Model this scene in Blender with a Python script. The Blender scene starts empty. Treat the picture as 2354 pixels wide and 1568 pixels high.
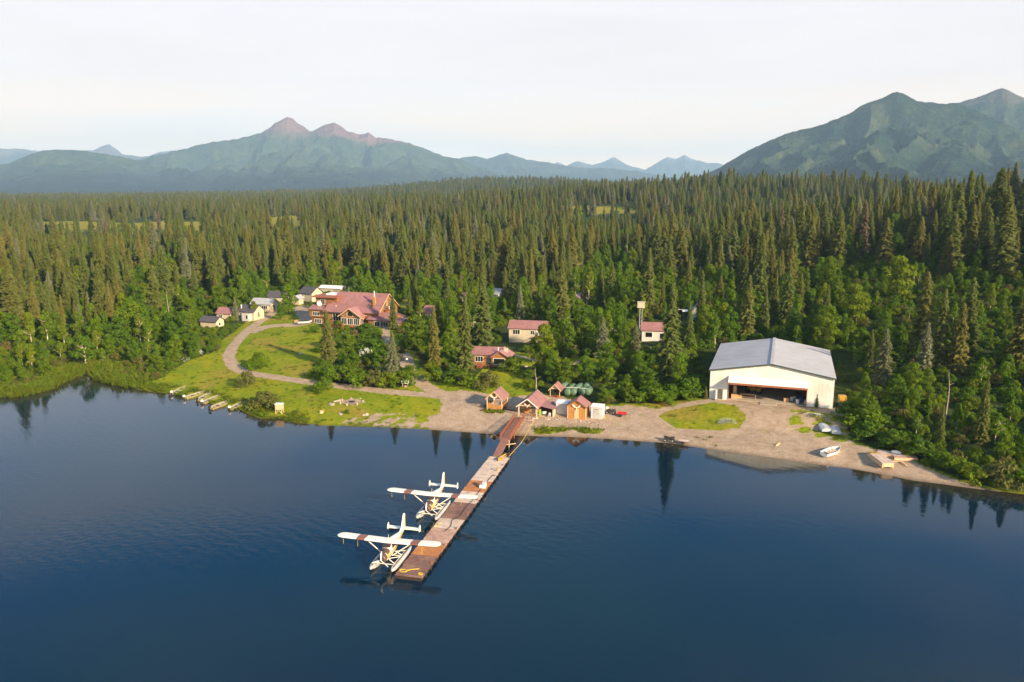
import bpy, bmesh, math, random
import numpy as np
from mathutils import Vector, Matrix
R=math.radians
SC=bpy.context.scene
COL=SC.collection
rng=np.random.default_rng(7)
random.seed(7)
# ------------------------------------------------------------------ camera model (drone 50 m above the lake)
F=1831.;CX=1177.;CY=784.;H=50.
PT=R(11); cP,sP=math.cos(PT),math.sin(PT)
def proj(x,y,z):
    zc=y*cP-(z-H)*sP; yc=y*sP+(z-H)*cP
    return CX+F*x/zc, CY-F*yc/zc, zc
def ray(px,py):
    u=(px-CX)/F; v=(CY-py)/F
    return np.array([u, cP+v*sP, -sP+v*cP])
def U(px,py,z=0.0):
    d=ray(px,py); t=(z-H)/d[2]; return d[0]*t,d[1]*t
# ------------------------------------------------------------------ noise
_perm=np.random.default_rng(3).permutation(512); _perm=np.concatenate([_perm,_perm])
_grad=np.random.default_rng(4).uniform(0,2*np.pi,512)
def perlin(x,y):
    xi=np.floor(x).astype(int); yi=np.floor(y).astype(int); xf=x-xi; yf=y-yi
    u=xf*xf*xf*(xf*(xf*6-15)+10); v=yf*yf*yf*(yf*(yf*6-15)+10)
    def g(ix,iy,dx,dy):
        a=_grad[_perm[(_perm[ix&511]+iy)&511]]; return np.cos(a)*dx+np.sin(a)*dy
    n00=g(xi,yi,xf,yf); n10=g(xi+1,yi,xf-1,yf); n01=g(xi,yi+1,xf,yf-1); n11=g(xi+1,yi+1,xf-1,yf-1)
    return (n00*(1-u)+n10*u)*(1-v)+(n01*(1-u)+n11*u)*v
def fbm(x,y,o=4):
    s=0;a=1.0
    for i in range(o): s=s+a*perlin(x+17.3*i,y-9.1*i); x=x*2.03;y=y*2.03;a*=.5
    return s
def ridged(x,y,o=5):
    s=0;a=1.0;t=0
    for i in range(o): s=s+a*(1-np.abs(perlin(x+31.7*i,y+11.9*i))*1.6); t+=a; x=x*2.1;y=y*2.1;a*=.5
    return s/t
def sstep(a,b,x):
    t=np.clip((x-a)/(b-a),0,1); return t*t*(3-2*t)
# ------------------------------------------------------------------ terrain
SHORE=[(-1500,990),(-900,950),(-500,930),(-200,922),(0,915),(60,910),(110,900),(150,880),(185,866),(198,853),(206,853),(225,878),(300,893),(345,901),(397,906),(421,911),(450,918),(490,930),(532,941),(555,944),(585,957),(599,963),(640,963),(681,972),(740,979),(842,981),(886,983),(968,987),(1034,991),(1100,995),(1150,999),(1192,1001),(1243,1003),(1320,1005),(1386,1009),(1474,1015),(1550,1020),(1593,1027),(1692,1042),(1758,1051),(1846,1064),(1935,1075),(2031,1091),(2102,1104),(2198,1118),(2269,1127),(2354,1138),(2500,1160),(2800,1215),(3400,1330)]
SW=np.array([U(*p) for p in SHORE])
SAZ=np.arctan2(SW[:,0],SW[:,1]); SR=np.hypot(SW[:,0],SW[:,1])
def shore_d(x,y):
    x=np.asarray(x,float); y=np.asarray(y,float); sh=x.shape; x=x.ravel(); y=y.ravel()
    out=np.full(x.shape,1e9)
    for i in range(len(SW)-1):
        ax,ay=SW[i]; bx,by=SW[i+1]; dx,dy=bx-ax,by-ay
        t=np.clip(((x-ax)*dx+(y-ay)*dy)/(dx*dx+dy*dy),0,1)
        out=np.minimum(out,np.hypot(x-ax-t*dx,y-ay-t*dy))
    r=np.hypot(x,y); rs=np.interp(np.arctan2(x,y),SAZ,SR)
    return np.where(r>=rs,out,-out).reshape(sh)
def azr(px,r): a=math.atan((px-CX)/F*1.0/1.0); return (math.sin(a)*r,math.cos(a)*r)
HILLS=[]
HGZ=3.55; HGP=U(1630,915,HGZ)
PADS=[(HGP[0]+17.2,HGP[1]+9.6,18,30,HGZ-.08)]
def hill(px,r,h,sa,sr,rot=None):
    a=math.atan((px-CX)/F); HILLS.append((math.sin(a)*r,math.cos(a)*r,h,sa,sr,a))
hill(2700,520,30,100,150)      # near slope on the right
hill(2420,340,2,70,60)
hill(1780,1050,30,250,210)     # mid hill
hill(1540,1350,15,220,260)
hill(1200,2500,48,330,360)
hill(1640,3600,80,520,420)
hill(850,3000,10,500,400)
hill(3200,420,14,110,120)
def hfun(x,y,d=None):
    x=np.asarray(x,float); y=np.asarray(y,float)
    if d is None: d=shore_d(x,y)
    dd=d+1.2*fbm(x/9,y/9,2)*sstep(60,20,np.abs(d))*.6
    h=np.where(dd<0,np.maximum(dd*.16,-5),0.105*np.minimum(dd,14)+.075*np.clip(dd-14,0,26)+.036*np.clip(dd-40,0,84)+.006*np.clip(dd-124,0,700))
    r=np.hypot(x,y)
    far=sstep(2600,3600,r); h=h*(1-far)+0.5*far
    for (hx,hy,hh,sa,sr,a) in HILLS:
        ex=x-hx; ey=y-hy; u=ex*math.cos(a)-ey*math.sin(a); v=ex*math.sin(a)+ey*math.cos(a)
        h=h+hh*np.exp(-.5*(u/sa)**2-.5*(v/sr)**2)*sstep(6,70,d)
    h=h+np.where(d>25,fbm(x/60,y/60,3)*1.1*sstep(25,140,d),0)+np.where(d>140,fbm(x/320,y/320,2)*6*sstep(140,700,d)*(1-far),0)
    for (qx,qy,r0,r1,qz) in PADS:
        k=sstep(r1,r0,np.hypot(x-qx,y-qy)); h=h*(1-k)+qz*k
    return h
# far lookup is expensive; interpolate hfun on demand
def G(px,py):
    d=ray(px,py); d=d/np.linalg.norm(d); ts=np.concatenate([np.arange(70,700,1.0),np.arange(700,5000,8.)])
    X,Y,Z=d[0]*ts,d[1]*ts,H+d[2]*ts
    k=np.argmax(Z<=np.maximum(hfun(X,Y),0)); t0,t1=ts[max(k-1,0)],ts[k]
    tt=np.linspace(t0,t1,21); X,Y,Z=d[0]*tt,d[1]*tt,H+d[2]*tt; k=np.argmax(Z<=np.maximum(hfun(X,Y),0))
    return float(X[k]),float(Y[k]),float(max(hfun(X[k:k+1],Y[k:k+1])[0],0))
def gz(x,y): return float(hfun(np.array([x]),np.array([y]))[0])
def inpoly(px,py,poly):
    c=np.zeros(np.shape(px),bool); n=len(poly); j=n-1
    for i in range(n):
        xi,yi=poly[i]; xj,yj=poly[j]
        if yi!=yj:
            c^=((yi>py)!=(yj>py))&(px<(xj-xi)*(py-yi)/(yj-yi)+xi)
        j=i
    return c
def polyW(pl): return [G(*p)[:2] for p in pl]
def distline(x,y,pl):
    o=np.full(np.shape(x),1e9)
    for (ax,ay),(bx,by) in zip(pl[:-1],pl[1:]):
        dx,dy=bx-ax,by-ay; t=np.clip(((x-ax)*dx+(y-ay)*dy)/(dx*dx+dy*dy+1e-9),0,1)
        o=np.minimum(o,np.hypot(x-ax-t*dx,y-ay-t*dy))
    return o
def smoothline(pl,n=6):
    pl=[pl[0]]+list(pl)+[pl[-1]]; out=[]
    for i in range(1,len(pl)-2):
        p0,p1,p2,p3=[np.array(q) for q in pl[i-1:i+3]]
        for k in range(n):
            t=k/n; out.append(tuple(.5*((2*p1)+(-p0+p2)*t+(2*p0-5*p1+4*p2-p3)*t*t+(-p0+3*p1-3*p2+p3)*t**3)))
    out.append(tuple(pl[-1])); return out
PATHS=[(smoothline(polyW([(632,716),(606,734),(572,758),(545,785),(531,806),(527,822),(538,842),(566,856),(640,868),(720,880),(800,890),(880,899),(960,906),(1030,912)])),1.7),
 (smoothline(polyW([(575,764),(610,752),(650,748),(690,746),(712,738)])),2.6),
 (smoothline(polyW([(690,746),(705,730),(690,712),(700,704)])),2.6),
 (smoothline(polyW([(884,790),(888,764),(889,750)])),1.2),
 (smoothline(polyW([(928,815),(940,845),(957,868),(985,892),(1040,915)])),1.9),
 (smoothline(polyW([(1508,948),(1545,937),(1590,928),(1650,920)])),1.2),
 (smoothline(polyW([(1180,815),(1235,828),(1310,838),(1330,830)])),.7),
 (smoothline(polyW([(1485,800),(1530,795)])),1.0)]
BEACH=[(1005,902),(1060,897),(1110,903),(1150,915),(1190,912),(1235,905),(1290,912),(1330,925),(1400,934),(1450,931),(1510,941),(1530,950),(1515,960),(1560,985),(1640,990),(1700,985),(1718,958),(1690,932),(1640,925),(1640,912),(1920,930),(1860,938),(1822,960),(1815,985),(1880,1000),(1950,1008),(1990,1028),(2050,1042),(2100,1060),(2150,1085),(2230,1115),(2300,1128),(2300,1150),(2100,1140),(1700,1080),(1400,1040),(1150,1020),(985,1010),(975,980),(905,978),(890,966),(930,960),(985,962),(1012,946),(1018,930)]
TUFTS=[[(1225,984),(1250,981),(1300,982),(1312,988),(1290,993),(1262,1000),(1230,996)],[(1316,983),(1345,984),(1390,988),(1376,998),(1340,995),(1322,990)],[(1110,930),(1160,938),(1160,950),(1115,950)]]
CLEAR=[(300,915),(330,880),(375,868),(395,850),(440,826),(500,806),(512,780),(535,765),(560,745),(598,720),(650,715),(690,700),(715,708),(745,760),(760,776),(735,790),(738,850),(730,866),(760,884),(860,893),(900,892),(955,885),(930,840),(922,800),(950,812),(975,850),(1010,868),(1060,880),(1080,880),(1110,850),(1180,845),(1215,862),(1210,900),(1240,905),(1290,912),(1330,925),(1400,930),(1530,925),(1640,912),(1925,932),(1935,965),(1955,1005),(2000,1028),(2050,1042),(2110,1062),(2230,1112),(2360,1130),(2360,1250),(1000,1250),(300,1050)]
CLEAR2=[(1180,810),(1260,815),(1330,825),(1420,815),(1425,850),(1330,848),(1250,845),(1180,840)]
CLEARX=[(868,745),(905,742),(925,800),(900,812),(880,800)]
MEADOW=[[(80,513),(190,508),(300,514),(400,507),(520,512),(530,528),(420,531),(330,526),(200,533),(100,528)],[(600,501),(705,494),(710,513),(680,522),(612,532)],[(1312,474),(1400,474),(1500,490),(1440,493),(1325,490)],[(920,690),(990,684),(1010,705),(930,712)]]
CLEARW=[polyW(p) for p in (CLEAR[:-5],)]
MIXED=[[(1815,940),(1930,932),(1950,965),(1955,1005),(1990,1028),(1880,1006),(1812,985)],[(800,962),(880,948),(960,950),(1012,950),(985,962),(985,990),(840,978),(780,972)]]
ISLAND=[(1515,955),(1560,937),(1640,928),(1690,935),(1715,955),(1700,980),(1640,985),(1560,975)]
# ------------------------------------------------------------------ mesh builder
class MB:
    def __init__(s): s.v=[];s.f=[];s.m=[]
    def add(s,vs,fs,mi=0):
        o=len(s.v); s.v+= [tuple(map(float,q)) for q in vs]; s.f+=[tuple(i+o for i in f) for f in fs]; s.m+=[mi]*len(fs); return s
    def hexa(s,p,mi=0):   # p: 4 bottom ccw, 4 top ccw
        return s.add(p,[(3,2,1,0),(4,5,6,7),(0,1,5,4),(1,2,6,5),(2,3,7,6),(3,0,4,7)],mi)
    def box(s,x0,x1,y0,y1,z0,z1,mi=0):
        return s.hexa([(x0,y0,z0),(x1,y0,z0),(x1,y1,z0),(x0,y1,z0),(x0,y0,z1),(x1,y0,z1),(x1,y1,z1),(x0,y1,z1)],mi)
    def bar(s,a,b,w,h=None,mi=0):
        a=Vector(a);b=Vector(b);h=h or w; d=(b-a).normalized(); up=Vector((0,0,1)) if abs(d.z)<.95 else Vector((0,1,0))
        r=d.cross(up).normalized()*w/2; u=r.cross(d).normalized()*h/2
        return s.hexa([a-r-u,a+r-u,b+r-u,b-r-u,a-r+u,a+r+u,b+r+u,b-r+u],mi)
    def tube(s,a,b,r0,r1=None,n=8,mi=0,cap=True):
        a=Vector(a);b=Vector(b);r1=r0 if r1 is None else r1; d=(b-a).normalized(); up=Vector((0,0,1)) if abs(d.z)<.95 else Vector((0,1,0))
        x=d.cross(up).normalized(); y=x.cross(d)
        vs=[a+(x*math.cos(2*math.pi*i/n)+y*math.sin(2*math.pi*i/n))*r0 for i in range(n)]+[b+(x*math.cos(2*math.pi*i/n)+y*math.sin(2*math.pi*i/n))*r1 for i in range(n)]
        fs=[(i,(i+1)%n,n+(i+1)%n,n+i) for i in range(n)]
        if cap: fs+=[tuple(range(n-1,-1,-1)),tuple(range(n,2*n))]
        return s.add(vs,fs,mi)
    def path(s,pts,r,n=5,mi=0):
        for a,b in zip(pts[:-1],pts[1:]): s.tube(a,b,r,r,n,mi)
        return s
    def slab(s,q,t,mi=0):   # quad q (4 points) extruded along its normal by t
        q=[Vector(p) for p in q]; nn=(q[1]-q[0]).cross(q[3]-q[0]).normalized()*t
        return s.hexa([p for p in q]+[p+nn for p in q],mi)
    def loft(s,rings,cap=True,mi=0,closed=True):
        n=len(rings[0]); vs=[p for r in rings for p in r]; fs=[]
        for k in range(len(rings)-1):
            for i in range(n if closed else n-1):
                j=(i+1)%n; fs.append((k*n+i,k*n+j,(k+1)*n+j,(k+1)*n+i))
        if cap: fs+=[tuple(range(n-1,-1,-1)),tuple(range((len(rings)-1)*n,len(rings)*n))]
        return s.add(vs,fs,mi)
    def prism(s,poly,y0,y1,mi=0):  # poly in (x,z), extruded along y
        n=len(poly); vs=[(x,y0,z) for x,z in poly]+[(x,y1,z) for x,z in poly]
        return s.add(vs,[tuple(range(n)),tuple(range(2*n-1,n-1,-1))]+[(i,n+i,n+(i+1)%n,(i+1)%n) for i in range(n)],mi)
    def mesh(s,name,mats,smooth=False):
        me=bpy.data.meshes.new(name); me.from_pydata(s.v,[],s.f)
        for m in mats: me.materials.append(m)
        if len(mats)>1: me.polygons.foreach_set('material_index',s.m)
        bm=bmesh.new(); bm.from_mesh(me); bmesh.ops.recalc_face_normals(bm,faces=bm.faces); bm.to_mesh(me); bm.free()
        if smooth: me.polygons.foreach_set('use_smooth',[True]*len(me.polygons))
        return me
    def obj(s,name,mats,parent=None,smooth=False,loc=None,label=None,bevel=0):
        if not isinstance(mats,(list,tuple)): mats=[mats]
        o=bpy.data.objects.new(name,s.mesh(name,mats,smooth)); COL.objects.link(o)
        if parent: o.parent=parent
        if loc: o.location=loc
        if label: o['label']=label
        if bevel:
            b=o.modifiers.new('b','BEVEL'); b.width=bevel; b.segments=1; b.limit_method='ANGLE'
        return o
def npmesh(name,V,Q,mats,smooth=False):
    me=bpy.data.meshes.new(name); V=np.asarray(V,np.float32); Q=np.asarray(Q,np.int32); k=Q.shape[1]
    me.vertices.add(len(V)); me.vertices.foreach_set('co',V.ravel())
    me.loops.add(Q.size); me.loops.foreach_set('vertex_index',Q.ravel())
    me.polygons.add(len(Q)); me.polygons.foreach_set('loop_start',np.arange(0,Q.size,k,dtype=np.int32))
    me.polygons.foreach_set('loop_total',np.full(len(Q),k,np.int32))
    if smooth: me.polygons.foreach_set('use_smooth',np.ones(len(Q),bool))
    for m in mats: me.materials.append(m)
    me.update(calc_edges=True); return me
def thing(name,label,cat,loc=(0,0,0),rz=0,group=None):
    o=bpy.data.objects.new(name,None); COL.objects.link(o); o.location=loc; o.rotation_euler=(0,0,rz); o.empty_display_size=.3
    o['label']=label;o['category']=cat
    if group:o['group']=group
    return o
def tag(o,label,cat,group=None,loc=None,rz=None):
    o['label']=label;o['category']=cat
    if group:o['group']=group
    if loc is not None:o.location=loc
    if rz is not None:o.rotation_euler=(0,0,rz)
    return o
def dup(root,loc,rz,label,name=None):
    r=root.copy(); COL.objects.link(r); r.location=loc; r.rotation_euler=(0,0,rz); r['label']=label
    for c in root.children:
        d=c.copy(); COL.objects.link(d); d.parent=r
        for e in c.children:
            g=e.copy(); COL.objects.link(g); g.parent=d
    return r
# ------------------------------------------------------------------ materials
def newmat(name):
    m=bpy.data.materials.new(name); m.use_nodes=True; nt=m.node_tree; return m,nt,nt.nodes,nt.links,nt.nodes['Principled BSDF']
def N(nt,t,**kw):
    n=nt.nodes.new(t)
    for k,v in kw.items(): setattr(n,k,v)
    return n
def ramp(nt,stops,fac):
    r=N(nt,'ShaderNodeValToRGB'); e=r.color_ramp.elements
    while len(e)<len(stops): e.new(.5)
    for el,(p,c) in zip(e,stops): el.position=p; el.color=(*c,1) if len(c)==3 else c
    nt.links.new(fac,r.inputs[0]); return r.outputs[0]
def noise(nt,vec,scale,detail=4,rough=.6,dist=0):
    n=N(nt,'ShaderNodeTexNoise'); n.inputs['Scale'].default_value=scale; n.inputs['Detail'].default_value=detail; n.inputs['Roughness'].default_value=rough; n.inputs['Distortion'].default_value=dist
    if vec is not None: nt.links.new(vec,n.inputs['Vector'])
    return n.outputs[0]
def mixc(nt,f,a,b,mode='MIX'):
    n=N(nt,'ShaderNodeMix',data_type='RGBA',blend_type=mode)
    for i,v in ((0,f),(6,a),(7,b)):
        if isinstance(v,(int,float)): n.inputs[i].default_value=v
        elif isinstance(v,tuple): n.inputs[i].default_value=(*v,1)
        else: nt.links.new(v,n.inputs[i])
    return n.outputs[2]
def math_(nt,op,a,b=None,clamp=False):
    n=N(nt,'ShaderNodeMath',operation=op); n.use_clamp=clamp
    for i,v in ((0,a),(1,b)):
        if v is None: continue
        if isinstance(v,(int,float)): n.inputs[i].default_value=v
        else: nt.links.new(v,n.inputs[i])
    return n.outputs[0]
def coords(nt,kind='Object',scale=(1,1,1)):
    t=N(nt,'ShaderNodeTexCoord'); m=N(nt,'ShaderNodeMapping'); m.inputs['Scale'].default_value=scale
    nt.links.new(t.outputs[kind],m.inputs['Vector']); return m.outputs[0]
def paint(name,c,rough=.5,var=.18,scale=1.5,metal=0,stripes=None,bump=.3,spec=.4,dirt=None):
    """painted / wooden / metal surface: mottled colour, optional planks or ribs (axis, period m)"""
    m,nt,nd,ln,b=newmat(name); v=coords(nt)
    n1=noise(nt,v,scale,6,.65)
    lo=tuple(x*(1-var*1.6) for x in c); hi=tuple(min(1,x*(1+var)) for x in c)
    col=ramp(nt,[(.3,lo),(.5,c),(.72,hi)],n1)
    if dirt:
        n2=noise(nt,v,scale*.35,5,.7); f=math_(nt,'MULTIPLY',ramp(nt,[(.48,(0,0,0)),(.66,(1,1,1))],n2),.6); col=mixc(nt,f,col,dirt)
    if stripes:
        ax,per=stripes[:2]; strength=stripes[2] if len(stripes)>2 else .35
        s=N(nt,'ShaderNodeSeparateXYZ'); ln.new(v,s.inputs[0]); 
        w=math_(nt,'FRACT',math_(nt,'DIVIDE',s.outputs['XYZ'.index(ax)],per))
        line=ramp(nt,[(0,(0,0,0)),(.10,(1,1,1)),(.9,(1,1,1)),(1,(0,0,0))],w)
        cell=math_(nt,'FLOOR',math_(nt,'DIVIDE',s.outputs['XYZ'.index(ax)],per))
        wn=N(nt,'ShaderNodeTexWhiteNoise',noise_dimensions='1D'); ln.new(cell,wn.inputs['W'])
        col=mixc(nt,math_(nt,'MULTIPLY',wn.outputs[0],strength),col,tuple(x*.55 for x in c))
        col=mixc(nt,1,col,ramp(nt,[(0,(.72,.72,.72)),(.10,(1,1,1))],line),'MULTIPLY')
        bp=N(nt,'ShaderNodeBump'); bp.inputs['Strength'].default_value=.8; bp.inputs['Distance'].default_value=.03; ln.new(line,bp.inputs['Height']); ln.new(bp.outputs[0],b.inputs['Normal'])
    elif bump:
        bp=N(nt,'ShaderNodeBump'); bp.inputs['Strength'].default_value=bump; bp.inputs['Distance'].default_value=.02; ln.new(noise(nt,v,scale*9,3),bp.inputs['Height']); ln.new(bp.outputs[0],b.inputs['Normal'])
    ln.new(col,b.inputs['Base Color']); b.inputs['Roughness'].default_value=rough; b.inputs['Metallic'].default_value=metal; b.inputs['Specular IOR Level'].default_value=spec
    return m
M={}
M['cream']=paint('cream_siding',(.50,.42,.29),.6,.10,.8,stripes=('X',.9,.14))
M['hangarwall']=paint('hangar_siding',(.74,.71,.63),.5,.05,.4,stripes=('X',.75,.2),dirt=(.58,.50,.39))
M['hangardoor']=paint('hangar_door_siding',(.82,.75,.66),.5,.05,.4,stripes=('X',.75,.10))
M['hangarroof']=paint('grey_roof_metal',(.43,.415,.42),.6,.08,.35,stripes=('Y',.9,.18),dirt=(.34,.325,.32))
M['tan']=paint('tan_siding',(.52,.44,.31),.7,.12,1,stripes=('Z',.25,.2))
M['white']=paint('white_paint',(.80,.77,.72),.5,.05,1.2)
M['offwhite']=paint('off_white_siding',(.56,.53,.46),.55,.08,1.2,stripes=('Z',.22,.15))
M['whitetrim']=paint('white_trim',(.78,.75,.68),.5,.04,2)
M['whitemetal']=paint('pale_box_metal',(.52,.54,.55),.4,.10,1.5,stripes=('X',.3,.12),dirt=(.36,.37,.38))
M['redroof']=paint('faded_red_metal_roof',(.31,.145,.13),.5,.16,.5,stripes=('X',.6,.16),dirt=(.22,.105,.09))
M['redroofy']=paint('faded_red_metal_roof_across',(.36,.17,.155),.5,.14,.6,stripes=('Y',.45,.16),dirt=(.26,.125,.11))
M['darkroof']=paint('dark_shingle_roof',(.085,.075,.085),.8,.2,1.5,stripes=('Y',.4,.3))
M['greyroof']=paint('pale_grey_roof',(.36,.36,.35),.6,.15,1,stripes=('X',.5,.15))
M['logwall']=paint('brown_log_siding',(.30,.135,.04),.7,.22,1.2,stripes=('Z',.28,.4))
M['logvert']=paint('brown_board_siding',(.27,.12,.045),.75,.25,1.2,stripes=('X',.3,.4))
M['honey']=paint('honey_wood_siding',(.46,.21,.055),.65,.16,1.2,stripes=('Z',.2,.25))
M['palewood']=paint('pale_post_wood',(.62,.42,.24),.7,.12,2)
M['redwood']=paint('red_stained_wood',(.24,.075,.035),.75,.25,2.5)
M['deckgrey']=paint('weathered_grey_planks',(.60,.47,.38),.85,.2,1.6,stripes=('Y',.24,.45),dirt=(.30,.21,.17))
M['deckpink']=paint('faded_planks',(.50,.32,.24),.85,.22,1.4,stripes=('Y',.24,.5),dirt=(.20,.10,.08))
M['deckorange']=paint('orange_stained_planks',(.46,.19,.065),.8,.2,1.4,stripes=('Y',.24,.4),dirt=(.28,.10,.04))
M['deckpurple']=paint('damp_brown_planks',(.215,.115,.088),.6,.3,1.2,stripes=('Y',.24,.5),dirt=(.42,.26,.17))
M['gangdeck']=paint('gangway_planks',(.28,.125,.085),.8,.2,1.4,stripes=('Y',.2,.4))
M['darkwood']=paint('dark_wet_wood',(.045,.03,.022),.7,.3,2)
M['glass']=paint('window_glass',(.012,.014,.016),.08,.2,1,bump=0,spec=.7)
M['planewhite']=paint('aircraft_cream_paint',(.86,.80,.64),.3,.03,.6,bump=0)
M['planebrown']=paint('aircraft_brown_band',(.24,.085,.045),.35,.08,1,bump=0)
M['planegold']=paint('aircraft_gold_stripe',(.62,.32,.08),.35,.08,1,bump=0)
M['canopy']=paint('aircraft_canopy_glass',(.045,.032,.04),.3,.1,1,bump=0,spec=.25)
M['planenose']=paint('aircraft_dark_nose_paint',(.10,.055,.045),.35,.1,1,bump=0)
M['alu']=paint('float_aluminium',(.55,.53,.50),.38,.12,1.2,metal=.25,bump=.1,dirt=(.40,.37,.33))
M['steel']=paint('dark_engine_metal',(.07,.065,.06),.4,.3,4,metal=.6)
M['black']=paint('black_rubber',(.02,.02,.022),.7,.3,4)
M['antler']=paint('bleached_antler',(.78,.70,.58),.7,.1,4)
M['green']=paint('green_tank_paint',(.10,.17,.095),.5,.15,1.2,dirt=(.07,.11,.07))
M['yellow']=paint('yellow_machine_paint',(.42,.24,.03),.5,.25,1.5,dirt=(.20,.11,.03))
M['ropeyel']=paint('yellow_rope',(.70,.48,.04),.8,.15,5)
M['red']=paint('red_plastic',(.55,.03,.03),.4,.15,3)
M['lime']=paint('lime_plastic',(.20,.50,.06),.5,.1,3)
M['camo']=paint('camouflage_hull_paint',(.30,.25,.11),.7,.35,1.6,dirt=(.11,.11,.05))
M['camoin']=paint('skiff_inside_grey',(.27,.235,.15),.8,.3,1.6,dirt=(.07,.055,.04))
M['rock']=paint('pale_rock',(.34,.29,.24),.9,.3,2.5,bump=.8)
M['rubble']=paint('fire_pit_gravel',(.26,.20,.16),.95,.35,4,bump=.9)
M['bark']=paint('spruce_bark',(.085,.055,.04),.95,.3,3,bump=.9)
M['birch']=paint('birch_bark',(.60,.49,.36),.85,.25,3,bump=.6,dirt=(.30,.2,.13))
M['snag']=paint('bleached_dead_wood',(.42,.32,.24),.9,.25,3,bump=.6)
M['blue']=paint('blue_tarp',(.05,.13,.42),.6,.2,2)
M['shirt']=paint('white_shirt_cloth',(.75,.70,.66),.8,.08,6)
M['skin']=paint('skin',(.48,.28,.19),.6,.1,6)
M['trousers']=paint('dark_trousers_cloth',(.04,.045,.06),.85,.2,6)
M['hair']=paint('dark_hair',(.035,.022,.015),.7,.2,9)
M['greytrim']=paint('dark_green_trim',(.06,.085,.07),.5,.1,2)
M['rust']=paint('rusty_red_edge',(.30,.10,.05),.7,.3,3)
M['concrete']=paint('pale_concrete',(.38,.32,.25),.9,.15,2,bump=.5)
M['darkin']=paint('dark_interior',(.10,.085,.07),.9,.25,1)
M['crate']=paint('cardboard',(.46,.27,.13),.85,.15,3)
M['flower']=paint('white_petals',(.75,.74,.68),.8,.1,6,bump=0)
def foliage(name,c1,c2,c3,transl=.3,nscale=.55):
    m,nt,nd,ln,b=newmat(name); v=coords(nt)
    oi=N(nt,'ShaderNodeObjectInfo'); n1=noise(nt,v,nscale,5,.7)
    base=ramp(nt,[(0,c1),(.5,c2),(1,c3)],oi.outputs['Random'])
    hs=N(nt,'ShaderNodeHueSaturation'); ln.new(base,hs.inputs['Color'])
    ln.new(math_(nt,'ADD',math_(nt,'MULTIPLY',n1,1.5),.25),hs.inputs['Value'])
    ln.new(math_(nt,'ADD',math_(nt,'MULTIPLY',noise(nt,v,nscale*3,3),.06),.47),hs.inputs['Hue'])
    b.inputs['Roughness'].default_value=.75; b.inputs['Specular IOR Level'].default_value=.15
    ln.new(hs.outputs[0],b.inputs['Base Color'])
    tr=N(nt,'ShaderNodeBsdfTranslucent'); ln.new(hs.outputs[0],tr.inputs[0]); mx=N(nt,'ShaderNodeMixShader'); mx.inputs[0].default_value=transl
    ln.new(b.outputs[0],mx.inputs[1]); ln.new(tr.outputs[0],mx.inputs[2]); ln.new(mx.outputs[0],nd['Material Output'].inputs[0]); return m
M['needle']=foliage('spruce_needles',(.115,.125,.024),(.092,.122,.026),(.150,.135,.028),.22)
M['needleblue']=foliage('silver_spruce_needles',(.14,.15,.075),(.15,.16,.085),(.13,.14,.06),.2)
M['leaf']=foliage('broad_leaves',(.14,.215,.006),(.105,.195,.008),(.18,.225,.008),.42)
M['leafd']=foliage('dark_leaves',(.080,.160,.008),(.090,.165,.008),(.12,.18,.008),.38)
M['bushgold']=foliage('olive_bush_leaves',(.15,.14,.03),(.12,.13,.028),(.16,.13,.038),.3)
M['grassblade']=foliage('grass_blades',(.14,.19,.010),(.11,.17,.010),(.17,.18,.014),.35,2)
M['deadneedle']=foliage('rusty_needles',(.135,.100,.058),(.125,.095,.055),(.15,.105,.06),.1)
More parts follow.
